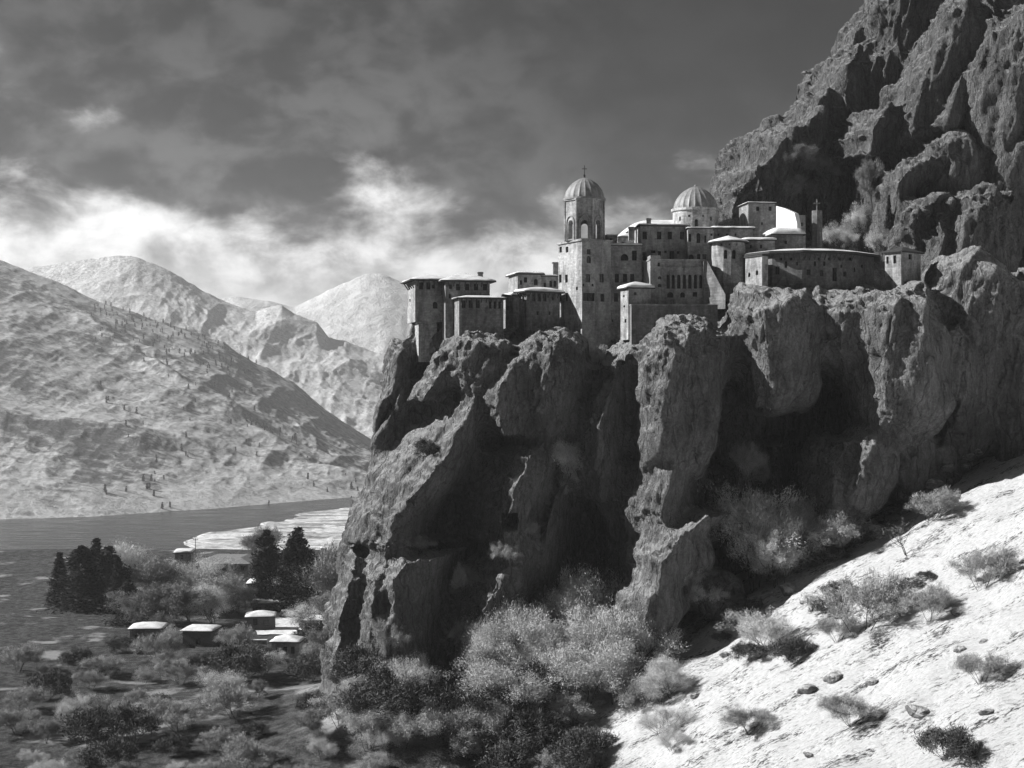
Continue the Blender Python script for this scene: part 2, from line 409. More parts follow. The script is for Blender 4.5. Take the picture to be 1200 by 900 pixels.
RIDGES = [
 [(562,436,250,3,4,10),(552,482,246,7,6,14),(524,530,242,11,8,16),(498,565,240,11,9,18),(468,602,241,9,9,18),(449,645,243,8,8,16)],
 [(660,386,251,5,6,8),(625,404,247,6,10,12),(594,436,243,6,14,16),(578,478,242,4,16,16),(592,515,245,3,12,12)],
 [(655,503,249,4,8,8),(618,532,243,11,9,14),(606,572,240,10,9,16),(588,620,240,7,9,16),(598,655,240,6,10,16),(572,700,238,7,12,16),(548,760,238,6,12,16),(540,860,238,8,12,16)],
 [(748,392,251,4,6,8),(724,424,245,6,6,12),(707,475,242,6,8,15),(697,535,242,7,9,15),(704,590,244,5,8,14)],
 [(802,486,239,3,9,11),(784,545,236,8,9,14),(773,600,236,9,9,14),(778,665,237,8,9,12)],
 [(905,335,249,6,8,10),(890,362,241,6,10,15),(884,400,240,5,12,15),(890,432,240,3,12,14),(915,465,243,3,10,13)],
 [(1050,352,247,6,8,10),(1026,385,238,8,12,14),(1008,420,237,6,13,15),(1008,455,239,3,12,14)],
 [(985,512,238,3,9,10),(974,545,235,3,10,12),(974,590,235,3,10,12),(970,640,238,3,9,12)],
 [(449,645,245,4,5,9),(440,690,242,4,5,12),(434,735,241,5,6,12),(430,830,241,5,8,12)],
 [(480,652,239,6,10,10),(460,678,237,4,12,14),(456,730,237,4,12,14),(452,840,238,4,12,14)],
 [(415,650,252,2,4,8),(405,700,248,4,4,12),(397,760,247,4,4,12),(392,850,247,5,5,12)],
 [(545,385,258,4,4,6),(534,405,252,4,5,9),(516,440,249,4,6,10),(492,472,251,4,6,9)],
 [(828,602,234,3,8,9),(794,625,231,6,9,11),(772,662,229,4,9,12),(766,704,230,4,9,12)],
 [(1120,350,246,6,8,10),(1105,400,238,6,12,14),(1095,470,237,5,13,15)],
 [(862,540,248,2,6,8),(856,580,245,3,7,10),(850,640,242,3,8,10)],
 [(655,560,250,2,4,8),(640,610,246,4,6,10),(636,680,246,4,7,10),(640,740,246,4,7,10)],
 [(905,520,254,2,5,8),(900,570,251,3,6,8),(905,620,248,3,6,8)],
]
for i, L in enumerate(RIDGES): ridge(cl, L, i)
cliff = rockmass('cliff', cl, .36, M_ROCK, (.8, 1.25, .4, .22, .42))
me = cliff.data; v_ = np.empty(len(me.vertices)*3); me.vertices.foreach_get('co', v_); v_ = v_.reshape(-1, 3)
px_ = 600+v_[:, 0]/v_[:, 1]*F; py_ = 450-v_[:, 2]/v_[:, 1]*F      # a square cave cut five metres into the rock
v_[(np.abs(px_-597) < 9) & (np.abs(py_-612) < 10) & (v_[:, 1] < 262), 1] += 5.5
me.vertices.foreach_set('co', v_.ravel()); me.update()

cr = MB()
extr(cr, [(870,262),(905,215),(950,165),(1000,150),(1060,120),(1260,60),(1260,420),(870,420)], 336, 390)
CRAG = [(915,215,326,62,62,16,25,.3,.75),(872,252,316,26,42,10,30,.4),(893,232,312,24,48,9,8,.4),(955,165,326,48,52,14,25,.3,.75),(975,205,322,42,90,12,-5,.3),
 (930,268,322,66,40,10,0),(995,110,334,40,60,13,20,.3),(905,180,332,30,40,10,35,.3),
 (1050,165,316,34,80,13,28,.5),(1085,140,308,44,90,14,22,.45,.75),(1030,100,330,36,60,12,20,.4),(1120,90,312,60,100,16,20,.3),
 (1068,222,300,38,24,9,48,.5),(1090,262,292,34,34,9,45,.5),(1115,225,298,60,60,12,20,.3),(1140,300,284,56,80,12,10,.3),(1092,305,280,20,50,8,10,.4),
 (1030,290,322,60,70,8,0),(1190,150,300,70,140,16,0),(1070,20,336,60,80,18,20,.3),(1170,-30,330,110,120,20,0),(1010,55,342,30,40,12,20,.3),(1010,300,310,70,30,10,0)]
for i, L in enumerate(CRAG): lobe(cr, *L, k=i+200)
CR_R = [
 [(1040,118,300,6,8,14),(1022,150,297,7,9,15),(1012,185,297,5,9,14)],
 [(1095,185,288,6,9,12),(1065,198,285,7,10,14),(1048,215,285,5,10,14),(1042,250,287,3,9,12)],
 [(1100,225,280,6,9,12),(1080,240,277,6,10,14),(1066,262,277,4,10,14),(1064,300,279,3,9,12)],
 [(960,130,312,8,12,16),(915,165,305,10,18,20),(885,200,303,6,18,20),(880,240,304,4,14,18)],
 [(1000,60,322,8,12,16),(985,110,316,8,12,18),(1000,150,312,6,8,14)],
 [(880,200,306,5,6,12),(862,230,302,4,8,12),(852,262,302,4,8,12)],
 [(1150,40,300,8,12,16),(1120,90,294,10,14,18),(1100,150,292,8,10,16)],
]
for i, L in enumerate(CR_R): ridge(cr, L, i+30)
crag = rockmass('rock_crag', cr, .46, M_CRAG, (1.5, 1.9, .8, .35, .52))

# ------------------------------------------------------------------ near ground
def sstep(x, a, b):
    t = np.clip((x-a)/(b-a), 0, 1); return t*t*(3-2*t)
def ground_z(x, y):
    x = np.asarray(x, float); y = np.asarray(y, float)
    P = np.stack([x, y, 0*x], -1).reshape(-1, 3)
    n = (fbm(P/40., 3, 400)*1.6 + fbm(P/7., 3, 410)*.35).reshape(x.shape)
    bench = -60+n-np.clip((250-y)/100, 0, 1)*4
    bench = bench-100*sstep(y+n*6, 505, 760)
    lump = (fbm(P/np.array([9., 9, 9]), 4, 420)*1.1 + fbm(P/np.array([30., 14, 9]), 2, 430)*1.3+fbm(P/2.2, 2, 440, ridged=True)*.16).reshape(x.shape)
    s = -16.7+.57*(x-74.7)+.1*(np.minimum(y, 262)-250)+lump
    bench = bench+(13*np.exp(-((x-8)/19.)**2)+7*np.exp(-((x+22)/14.)**2))*sstep(y+n*3, 216, 240)*(1-sstep(y, 262, 290))
    k = 2.5
    return np.maximum(bench, s)+np.log1p(np.exp(-np.abs(bench-s)/k))*k*.5
def grid_ground(name, x0, x1, y0, y1, st, mat, dz=0):
    xs = np.arange(x0, x1+st/2, st); ys = np.arange(y0, y1+st/2, st)
    X, Y = np.meshgrid(xs, ys, indexing='ij'); Z = ground_z(X, Y)+dz
    o = grid_mesh(name, np.stack([X.ravel(), Y.ravel(), Z.ravel()], 1), len(xs), len(ys), mat); o['kind'] = 'structure'; return o

# slope snow: frosty scree, white with dark debris
m, nt_, b = newmat('frosted ground', .9, .15)
tc = nt_.node('ShaderNodeTexCoord').outputs['Object']
sp_ = nt_.node('ShaderNodeSeparateXYZ'); nt_.l.new(tc, sp_.inputs[0])
dgm = nt_.node('ShaderNodeMapping'); nt_.l.new(tc, dgm.inputs[0]); dgm.inputs['Rotation'].default_value = (0, 0, R(20)); dgm.inputs['Scale'].default_value = (.45, 1.2, 1.)
n1 = nt_.noise(dgm.outputs[0], .22, 8, .62); n2 = nt_.noise(dgm.outputs[0], 2.2, 9, .75, .3); n3 = nt_.noise(tc, 5., 6, .7)
cover = nt_.ss(nt_.M('ADD', nt_.M('MULTIPLY', n1, .45), nt_.M('MULTIPLY', n2, .55)), .40, .485)
slope_on = nt_.ss(nt_.M('ADD', sp_.outputs[2], nt_.M('MULTIPLY', n1, 6.)), -56., -50.)
bench_c = nt_.ss(nt_.noise(tc, .09, 7, .6), .56, .66, .0, .4)
cv = nt_.mix(slope_on, bench_c, cover)
v = nt_.mix(cv, nt_.M('MULTIPLY', nt_.mix(nt_.ss(n3, .35, .65), .02, .13), nt_.mix(nt_.ss(nt_.noise(tc, .5, 7, .7), .35, .65), .35, 1.5)), nt_.mix(nt_.ss(n2, .3, .6), .5, .74))
grey(nt_, b, v); nt_.put(b.inputs['Normal'], nt_.bump(nt_.M('ADD', n2, nt_.M('MULTIPLY', n3, .4)), .9, .6))
M_GROUND = m
grid_ground('hillside_ground', 0, 130, 60, 270, .55, M_GROUND)
grid_ground('valley_bench', -330, 0, 60, 780, 1.6, M_GROUND)
grid_ground('valley_bench', 0, 240, 270, 780, 3., M_GROUND)
grid_ground('hillside_ground', 130, 240, 60, 270, 2.5, M_GROUND)

# ------------------------------------------------------------------ river valley
ZW = -160.
fl = MB(); fl.add([(-6900,-450,-168),(6900,-450,-168),(6900,9100,-168),(-6900,9100,-168)], [(0,1,2,3)])
o = fl.build('valley_floor', M_GROUND); o['kind'] = 'structure'
m, nt_, b = newmat('river water', .16, .3)
tc = nt_.node('ShaderNodeTexCoord').outputs['Object']
w = nt_.noise(nt_.scale(tc, (.02, .11, 1.)), 1., 6, .6)
grey(nt_, b, nt_.mix(nt_.ss(w, .35, .65), .015, .05))
nt_.put(b.inputs['Roughness'], nt_.mix(nt_.ss(w, .4, .6), .12, .4))
nt_.put(b.inputs['Normal'], nt_.bump(nt_.noise(nt_.scale(tc, (.12, .3, 1.)), 1., 5, .7), .35, 1.))
rv = MB(); rv.add([(-3000,700,ZW),(1500,700,ZW),(1500,3200,ZW),(-3000,3200,ZW)], [(0,1,2,3)])
o = rv.build('river', m); o['kind'] = 'structure'

m, nt_, b = newmat('frosted river meadow', .9, .15)
tc = nt_.node('ShaderNodeTexCoord').outputs['Object']
n1 = nt_.noise(nt_.scale(tc, (.006, .03, 1.)), 1., 8, .65, .5); n2 = nt_.noise(tc, .12, 8, .7)
v = nt_.mix(nt_.ss(n1, .36, .58), .16, .75); v = nt_.M('MULTIPLY', v, nt_.mix(nt_.ss(n2, .35, .6), .55, 1.1))
grey(nt_, b, v); nt_.put(b.inputs['Normal'], nt_.bump(n2, .4, 1.5)); M_FIELD = m
xs = np.linspace(-420, 520, 300); ys = np.linspace(1150, 2150, 320); X, Y = np.meshgrid(xs, ys, indexing='ij')
P = np.stack([X.ravel(), Y.ravel(), 0*X.ravel()], 1)
shore = np.interp(Y.ravel(), [1150,1330,1400,1500,1580,1700,1800,1870,1950,2150], [-345,-330,-335,-330,-290,-262,-235,-160,-60,60])
sd = X.ravel()-shore+fbm(P/60., 4, 500)*26
Z = ZW-2.+np.clip(sd/9., -1, 1)*2.6+1.0+np.clip(fbm(P/25., 4, 520), -.5, 1)*1.2
o = grid_mesh('river_meadow', np.stack([P[:, 0], P[:, 1], Z], 1), len(xs), len(ys), M_FIELD); o['kind'] = 'structure'

# ------------------------------------------------------------------ mountains
def mount_mat(name, snow=.62, rock=.12, s0=.42, s1=.6, f=1.0, dots=0.):
    m, nt, b = newmat(name, .95, .1)
    tc = nt.node('ShaderNodeTexCoord').outputs['Object']; geo = nt.node('ShaderNodeNewGeometry')
    sp = nt.node('ShaderNodeSeparateXYZ'); nt.l.new(geo.outputs['Normal'], sp.inputs[0])
    n1 = nt.noise(tc, .0042*f, 8, .62, .4); n2 = nt.noise(tc, .05*f, 8, .72, .3); n3 = nt.noise(tc, .16*f, 5, .7)
    c = nt.M('ADD', nt.M('MULTIPLY', n1, .5), nt.M('MULTIPLY', n2, .5))
    c = nt.M('ADD', c, nt.M('MULTIPLY', nt.M('SUBTRACT', sp.outputs[2], .85), .45))
    cv = nt.ss(c, s0, s1)
    v = nt.mix(cv, nt.mix(nt.ss(n3, .35, .65), rock*.6, rock*1.6), nt.mix(nt.ss(n2, .35, .65), snow*.75, snow))
    if dots:
        d = nt.vor(tc, .1); dm = nt.M('MULTIPLY', nt.ss(d, .45, .3), nt.ss(n2, .42, .52))
        v = nt.mix(nt.M('MULTIPLY', dm, dots), v, .07)
    grey(nt, b, v); nt.put(b.inputs['Normal'], nt.bump(n2, .8, 7./f)); return m

def ridge_land(name, ridge, Yr, foot_Y, zf, mat, nu, nv, amp, lam, seed, k0, k1, back=1.35, conc=1.0, extra=None):
    ks = np.linspace(k0, k1, nu); ts = np.linspace(0, back, nv)
    K, T = np.meshgrid(ks, ts, indexing='ij'); K = K.ravel(); T = T.ravel()
    fY = foot_Y(K); rY = Yr(K); Y = fY+(rY-fY)*T; X = K*Y
    px = 600+K*F; py = np.interp(px, [r[0] for r in ridge], [r[1] for r in ridge]); zr = (450-py)/F*rY
    pys = np.mean([np.interp(px+o_, [r[0] for r in ridge], [r[1] for r in ridge]) for o_ in np.linspace(-60, 60, 9)], axis=0)
    bl = sstep(T, .72, 1.)*(1-sstep(T, 1., 1.25)); zr = (450-(py*bl+pys*(1-bl)))/F*rY
    P = np.stack([X, Y, 0*X], 1)
    tt = np.where(T < 1, T, 1-(T-1)*1.4)
    Z = zf+(zr-zf)*np.clip(tt, -.3, 1)**conc if conc == 1 else zf+(zr-zf)*np.clip(tt, 0, 1)**conc
    env = np.clip(T*6, 0, 1)*np.clip(np.abs(1-T)*5+.12, 0, 1)
    wv = fbm(P/(lam*1.3), 2, seed+5)*.6
    n = fbm(P/lam+wv[:, None], 6, seed, .5, ridged=True)
    n2 = fbm(P/np.array([lam*.34, lam*.8, lam]), 4, seed+60, .55, ridged=True)
    Z = Z+amp*(n*.75+n2*.35-.25)*env
    Z = Z+np.clip(1-np.abs(T-1)*8, 0, 1)*(fbm(P/(lam*.13), 4, seed+90)*amp*.22)
    if extra is not None: Z = Z+extra(X, Y, px, T)
    o = grid_mesh(name, np.stack([X, Y, Z], 1), nu, nv, mat); o['kind'] = 'structure'
    return o, X, Y, Z, T

M_HILL = mount_mat('snowy hillside', .56, .09, .44, .57, 1., .3)
M_FAR = mount_mat('far ridge', .68, .54, .38, .66, .8)  # rock paled toward the snow, haze painted into the colour
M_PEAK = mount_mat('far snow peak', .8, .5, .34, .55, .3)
HR = [(-60,285),(0,305),(60,328),(107,350),(160,368),(215,385),(262,402),(300,425),(345,448),(380,478),(420,505),(450,525),(520,560),(600,590),(700,600)]
def spur(X, Y, px, T):
    # a spur running down the face, crest catching the light
    z = 0
    for (ax, ay, bx, by, h, w) in ((107,412,262,492,20,34),(200,440,330,520,13,45),(330,540,470,590,9,50),(60,500,250,590,8,60)):
        # crest defined on the hillside at its own depth
        t = np.clip((px-ax)/(bx-ax), 0, 1); Tc = np.interp(t, [0, 1], [0.78-(ay-412)/260., 0.78-(by-412)/260.])
        d = (T-Tc)*900.
        z = z+h*np.exp(-(d/w)**2)*np.clip(1-np.abs((px-(ax+bx)/2)/(bx-ax))*1.5, 0, 1)
    return z
hill, HX, HY, HZ, HT = ridge_land('snowy_hillside', HR, lambda k: 2900+0*k, lambda k: np.interp(600+k*F, [-60,107,250,400,480,700], [1640,1690,1800,1960,2080,2300]), -162, M_HILL, 640, 340, 19., 240., 600, -.42, .06, extra=spur)
FR = [(-60,330),(40,312),(107,303),(140,299),(160,301),(200,318),(240,341),(265,353),(290,362),(300,366),(312,361),(330,359),(345,367),(358,372),(372,378),(385,396),(405,399),(425,408),(450,414),(480,432),(540,462),(620,500),(760,560)]
farr, *_ = ridge_land('far_ridge', FR, lambda k: 4100+0*k, lambda k: 3200+0*k, -166, M_FAR, 640, 260, 26., 260., 700, -.42, .1, conc=.9)
PR = [(150,372),(240,352),(280,346),(320,352),(345,358),(370,347),(400,333),(430,321),(455,324),(480,332),(520,345),(560,350),(620,372),(700,368),(800,380),(900,372),(1250,360)]
pk, *_ = ridge_land('far_peak', PR, lambda k: 5300+0*k, lambda k: 4600+0*k, -166, M_PEAK, 420, 160, 60., 800., 800, -.3, .4, back=1.2)

# hillside index for planting
def hill_z(x, y):
    d = (HX-x)**2+(HY-y)**2; return HZ[np.argmin(d)]
# ------------------------------------------------------------------ buildings
def frame_rz(p, q):
    return math.atan2(q[1]-p[1], q[0]-p[0])

def offset_poly(ring, o):
    n = len(ring); out = []
    for i in range(n):
        p0, p1, p2 = [np.array(ring[(i+k) % n][:2], float) for k in (-1, 0, 1)]
        d1 = (p1-p0)/np.linalg.norm(p1-p0); d2 = (p2-p1)/np.linalg.norm(p2-p1)
        n1 = np.array([d1[1], -d1[0]]); n2 = np.array([d2[1], -d2[0]])
        b = n1+n2; b /= np.linalg.norm(b); out.append(p1+b*o/max(.4, b.dot(n1)))
    return out

class Bld:
    def __init__(s, name, label, cat, ring, top, bot, Y, group=None, mat=None, z=None):
        s.ring = [np.array(p[:2], float) for p in ring]; s.mat = mat or M_STONE
        s.z1 = (450-top)/F*Y if z is None else z[1]; s.z0 = (450-bot)/F*Y if z is None else z[0]
        s.c = np.mean(s.ring, axis=0); s.org = np.array([s.c[0], s.c[1], s.z0])
        s.root = empty(name, s.org, label, cat, group)
        s.op = {i: [] for i in range(len(ring))}
        s.wallname = 'wall'
    def side_at(s, px):
        k = (px-600)/F; best = None
        for i in range(len(s.ring)):
            p = s.ring[i]; q = s.ring[(i+1) % len(s.ring)]; d = q-p; nrm = np.array([d[1], -d[0]])
            if nrm.dot((p+q)/2) >= 0: continue
            # p + t d on line x = k y
            den = d[0]-k*d[1]
            if abs(den) < 1e-9: continue
            t = (k*p[1]-p[0])/den
            if -.001 <= t <= 1.001:
                best = (i, t*np.linalg.norm(d), p[1]+t*d[1])
        return best
    def win(s, px, py, w=4, h=7, arch=False, deep=.3, dark=True, part='window'):
        b = s.side_at(px)
        if b is None: print('no side', s.root.name, px); return
        i, u, Y = b; p = s.ring[i]; q = s.ring[(i+1) % len(s.ring)]; d = q-p; L = np.linalg.norm(d)
        nrm = np.array([d[1], -d[0]])/L; view = (p+q)/2; view = view/np.linalg.norm(view)
        fs = max(.3, abs(nrm.dot(view)))
        ww = w*1.12/F*Y/fs; hh = h*1.06/F*Y; zc = (450-py)/F*Y
        u0, u1 = u-ww/2, u+ww/2
        u0 = max(u0, .12); u1 = min(u1, L-.12)
        if u1-u0 < .15: return
        z0 = max(zc-hh/2, s.z0+.1); z1 = min(zc+hh/2, s.z1-.12)
        for a in s.op[i]:
            if u0 < a[1]+.05 and u1 > a[0]-.05 and z0 < a[3]+.05 and z1 > a[2]-.05: return
        s.op[i].append((u0, u1, z0, z1, arch, deep, part))
    def row(s, pxs, py, w=4, h=7, arch=False, **k):
        for x in pxs: s.win(x, py, w, h, arch, **k)
    def walls(s):
        mb = MB(); n = len(s.ring)
        for i in range(n):
            p = s.ring[i]; q = s.ring[(i+1) % n]; L = np.linalg.norm(q-p); d = (q-p)/L; nrm = np.array([d[1], -d[0]])
            def pt(u, z, dep=0.): return (p[0]+d[0]*u-nrm[0]*dep, p[1]+d[1]*u-nrm[1]*dep, z)
            ops = s.op[i]
            us = sorted({0., L} | {a[0] for a in ops} | {a[1] for a in ops}); zs = sorted({s.z0, s.z1} | {a[2] for a in ops} | {a[3] for a in ops})
            for a in range(len(us)-1):
                for b in range(len(zs)-1):
                    uc, zc = (us[a]+us[a+1])/2, (zs[b]+zs[b+1])/2
                    if any(o[0] < uc < o[1] and o[2] < zc < o[3] for o in ops): continue
                    mb.add([pt(us[a], zs[b]), pt(us[a+1], zs[b]), pt(us[a+1], zs[b+1]), pt(us[a], zs[b+1])], [(0, 1, 2, 3)])
            for (u0, u1, z0, z1, arch, dep, part) in ops:
                w = u1-u0
                if arch:
                    r = w/2; zs_ = z1-r if z1-r > z0 else z0; K = 8
                    arc = [(u0+r-r*math.cos(math.pi*k/K), zs_+(z1-zs_)*math.sin(math.pi*k/K)) for k in range(K+1)]
                    for k in range(K):
                        a0, a1 = arc[k], arc[k+1]
                        mb.add([pt(*a0), pt(*a1), pt(a1[0], z1+.001), pt(a0[0], z1+.001)], [(0, 1, 2, 3)])
                        mb.add([pt(*a0), pt(a0[0], a0[1], dep), pt(a1[0], a1[1], dep), pt(*a1)], [(0, 1, 2, 3)])
                    top = zs_; outline = [(u0, z0), (u1, z0)]+arc[::-1]
                else:
                    top = z1; outline = [(u0, z0), (u1, z0), (u1, z1), (u0, z1)]
                    mb.add([pt(u0, z1), pt(u0, z1, dep), pt(u1, z1, dep), pt(u1, z1)], [(0, 1, 2, 3)])
                mb.add([pt(u0, z0), pt(u1, z0), pt(u1, z0, dep), pt(u0, z0, dep)], [(0, 1, 2, 3)])
                mb.add([pt(u0, z0), pt(u0, z0, dep), pt(u0, top, dep), pt(u0, top)], [(0, 1, 2, 3)])
                mb.add([pt(u1, z0), pt(u1, top), pt(u1, top, dep), pt(u1, z0, dep)], [(0, 1, 2, 3)])
                if part == 'opening': continue
                fr = MB(); a = frame_rz(p, q); t = .07
                uc = (u0+u1)/2; zm = (z0+top)/2; hh = top-z0
                for (c, sz) in (((u0+t/2, zm), (t, hh)), ((u1-t/2, zm), (t, hh)), ((uc, z0+t/2), (w-2*t, t)), ((uc, zm), (t*.7, hh-2*t))):
                    P = pt(c[0], c[1], dep-.06); fr.box(P, (sz[0], .08, sz[1]), a)
                if hh > 1.: P = pt(uc, z0+hh*.62, dep-.055); fr.box(P, (w-2*t, .06, .05), a)
                f = fr.build(part, M_FRAME, s.root, off=s.org)
                pn = MB(); m_ = len(outline)
                pn.add([pt(o_[0], o_[1], dep+.01) for o_ in outline]+[pt(o_[0], o_[1], dep+.06) for o_ in outline],
                       [tuple(range(m_)), tuple(range(2*m_-1, m_-1, -1))]+[(k, m_+k, m_+(k+1) % m_, (k+1) % m_) for k in range(m_)])
                pn.build('pane', M_PANE, f, off=s.org)
        zt = s.z1
        mb.add([(p[0], p[1], zt) for p in s.ring], [tuple(range(n))])
        mb.add([(p[0], p[1], s.z0) for p in s.ring], [tuple(range(n-1, -1, -1))])
        mb.build(s.wallname, s.mat, s.root, off=s.org)
        return s
    def roof(s, h=1.2, o=.7, apex=.12, thick=.22, snow=.22, wob=.12, z=None, ring=None, name='roof', flat=False, apex_pt=None):
        ring = ring or s.ring; z = s.z1+.004 if z is None else z
        e = offset_poly(ring, o); c = np.mean(e, axis=0) if apex_pt is None else np.array(apex_pt)
        mb = MB()
        top = [c+(p-c)*apex for p in e]
        mb.loft([[(p[0], p[1], z) for p in e], [(p[0], p[1], z+thick) for p in e], [(p[0], p[1], z+thick+h) for p in top]])
        # rafters under the eave
        rf = mb.build(name, M_EAVE, s.root, off=s.org)
        if snow:
            sm = MB(); e2 = offset_poly(ring, o-.08); n = len(e2)
            dense = []; K = max(2, int(24/n))
            for i in range(n):
                for k in range(K): dense.append(e2[i]*(1-k/K)+e2[(i+1) % n]*k/K)
            A = np.array(dense); w = fbm(np.stack([A[:, 0]/1.5, A[:, 1]/1.5, A[:, 0]*0+z], 1), 2, 5)
            r0 = [(p[0], p[1], z+thick+.012) for p in dense]
            r1 = [(*(c+(p-c)*(.995+.006*q)), z+thick+snow*(.75+q)) for p, q in zip(dense, w)]
            r2 = [(*(c+(p-c)*(apex+(1-apex)*.8)), z+thick+h*.2+snow*(1.15+.5*q)) for p, q in zip(dense, w)]
            r3 = [(*(c+(p-c)*apex*.95), z+thick+h+snow*.9+.03) for p in dense]
            r4 = [(*(c+(p-c)*apex*.4), z+thick+h+snow*1.1+.05) for p in dense]; r5 = [(*(c+(p-c)*apex*.03), z+thick+h+snow*1.15+.06) for p in dense]
            sm.loft([r0, r1, r2, r3, r4, r5]); sm.build('snow_cover', M_SNOW, rf, True, off=s.org)
        return rf
    def brackets(s, i, n, ln=.7):
        p = s.ring[i]; q = s.ring[(i+1) % len(s.ring)]; d = (q-p)/np.linalg.norm(q-p); nr = np.array([d[1], -d[0]])
        for k in range(n):
            b = p+(q-p)*(k+.5)/n; mb = MB()
            mb.tube((*(b+nr*.02), s.z1-ln*1.4), (*(b+nr*ln), s.z1-.02), .11, .11, 4)
            mb.build('eave_bracket', M_WOOD, s.root, off=s.org)
    def part(s, name, mb, mat, smooth=False, parent=None):
        return mb.build(name, mat, parent or s.root, smooth, off=s.org)
    def chimney(s, px, py0, py1, Y, w=.9, parent=None):
        mb = MB(); c = W(px, py1, Y); t = W(px, py0, Y); h = t[2]-c[2]
        mb.box((c[0], Y, c[2]+h/2-.4), (w, w, h+.8)); mb.box((c[0], Y, t[2]+.09), (w*1.25, w*1.25, .18))
        mb.box((c[0], Y, t[2]+.22), (w*.9, w*.9, .07), 0, 1)
        s.part('chimney', mb, [s.mat, M_EAVE], parent=parent)

def boxring(pc, Y, rot, right, left=None, depth=None):
    a = R(rot); ca, sa = math.cos(a), math.sin(a); cx = (pc-600)/F*Y; k = (right-600)/F
    w = (k*Y-cx)/(ca-k*sa)
    if depth is None: k = (left-600)/F; depth = (cx-k*Y)/(sa+k*ca)
    C = np.array([cx, Y]); u = np.array([ca, sa]); v = np.array([-sa, ca])
    return [C, C+u*w, C+u*w+v*depth, C+v*depth]

def ngon(px, Y, rpx, n=8, rot=0, ysc=1.):
    r = rpx/F*Y; cx = (px-600)/F*Y
    return [np.array([cx+r*math.cos(2*math.pi*k/n+rot), Y+r*ysc*math.sin(2*math.pi*k/n+rot)]) for k in range(n)]

def cross(mb, c, h, w=.5, r=.06):
    mb.box((c[0], c[1], c[2]+h/2), (r*2, r*2, h)); mb.box((c[0], c[1], c[2]+h*.66), (w*2, r*1.8, r*2))

def dome(b, c, r, h, z, ribs, name='dome', mat=None, bulge=1.0):
    """ribbed lead dome on the building b"""
    rings = []; n = ribs*4
    for t in np.linspace(0, 1, 16):
        u_ = math.sin(t*math.pi/2); rr = r*max(.02, 1-u_**1.9)**.62; zz = z+h*u_
        ring = []
        for k in range(n):
            a = 2*math.pi*k/n; rib = 1+(.028 if k % 4 == 0 else -.006 if k % 4 == 2 else 0)
            ring.append((c[0]+rr*rib*math.cos(a), c[1]+rr*rib*math.sin(a), zz))
        rings.append(ring)
    mb = MB(); mb.loft(rings)
    return b.part(name, mb, mat or M_METAL)

def ringband(b, ring, z0, z1, o, name, mat, parent=None):
    mb = MB(); e = offset_poly(ring, o); mb.prism(e, z0, z1); return b.part(name, mb, mat, parent=parent)

# --- cliff house at the far left edge
r = boxring(486.5, 257, 14, 524, left=477.5)
b = Bld('cliff_house', 'stone house on the far left cliff lip with overhanging snowy roof and tall buttress', 'house', r, 329, 377, 257, mat=M_STONE)
b.row((493.5, 502), 335, 4.2, 8); b.win(510, 357.5, 5, 7.5, True); b.win(508, 336, 3, 4); b.win(480.5, 352, 2, 3); b.win(479.6, 337, 2.4, 5); b.win(519, 343, 3, 5)
b.walls(); b.roof(1.1, 1.15, .1, .22, .16)
b.brackets(3, 4, .9); b.brackets(0, 6, .7)
mb = MB(); rr = boxring(490.5, 258, 14, 512, left=480.5); mb.prism(rr, (450-424)/F*257, (450-369)/F*257); mb.prism([p+(rr[2]-rr[0])*.0 for p in offset_poly(rr, .35)], (450-371)/F*257, (450-368.6)/F*257)
b.part('buttress', mb, M_STONE_L)
r2 = boxring(522, 255.5, 14, 574, depth=10)
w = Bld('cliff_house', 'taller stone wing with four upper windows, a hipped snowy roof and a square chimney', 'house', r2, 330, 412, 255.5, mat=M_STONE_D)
w.row((537, 547.5, 558, 568.5), 336.5, 4.6, 7.2); w.row((548,), 336, 4.6, 7.6, True); w.win(527, 347, 2.2, 5); w.win(528, 336, 3, 5)
w.win(553, 372.5, 17, 6, deep=.9, part='window')
w.walls(); w.roof(1.7, 1.0, .06, .22, .14); w.chimney(563, 320.5, 328, 260); w.brackets(0, 8, .6)
r3 = boxring(538, 251.5, 14, 590, depth=4.2)
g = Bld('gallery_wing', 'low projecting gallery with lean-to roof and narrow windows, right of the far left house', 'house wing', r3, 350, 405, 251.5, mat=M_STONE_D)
g.row((543.5, 551.5, 560), 356.5, 4.2, 8.5); g.row((574.5, 580, 585.5), 357.5, 2.6, 8)
g.walls(); g.roof(.35, .6, .6, .2, .1); g.brackets(0, 9, .45)

# --- link wall and middle house
r = boxring(601, 262, 35, 612, left=592.3)
k1 = Bld('narrow_house', 'narrow stone house with pale sunlit wall between the gallery and the middle house', 'house', r, 347, 400, 262, mat=M_STONE)
k1.win(594.5, 361, 2, 4.5); k1.walls(); k1.roof(.4, .6, .3, .2, .2)
mb = MB(); c = W(590, 343.5, 262); 
r = boxring(617, 257, 32, 656, left=608)
k2 = Bld('middle_house', 'tall stone house left of the bell tower with lit side wall and snowy eaves', 'house', r, 342.5, 395, 257, mat=M_STONE_D)
k2.row((625.5, 632, 638.5), 348.5, 3.6, 9); k2.win(613, 350, 2.2, 6); k2.win(610, 349, 2, 5); k2.win(648, 350, 2.4, 4); k2.row((630, 644), 367, 2., 4)
k2.walls(); k2.roof(.55, .75, .35, .22, .3); k2.brackets(0, 7, .6); k2.brackets(3, 3, .6)
r = boxring(606.5, 264, 14, 635, depth=7)
k3 = Bld('upper_house', 'square upper storey with a flat snow-edged roof rising behind the middle house', 'house', r, 321.5, 352, 264, mat=M_STONE)
k3.win(628, 330.5, 4, 7, True); k3.win(616, 328, 3.4, 6); k3.win(610.5, 331, 2.4, 5); k3.walls(); k3.roof(.3, .5, .5, .2, .22)
r = boxring(635.2, 265, 14, 654.5, depth=6)
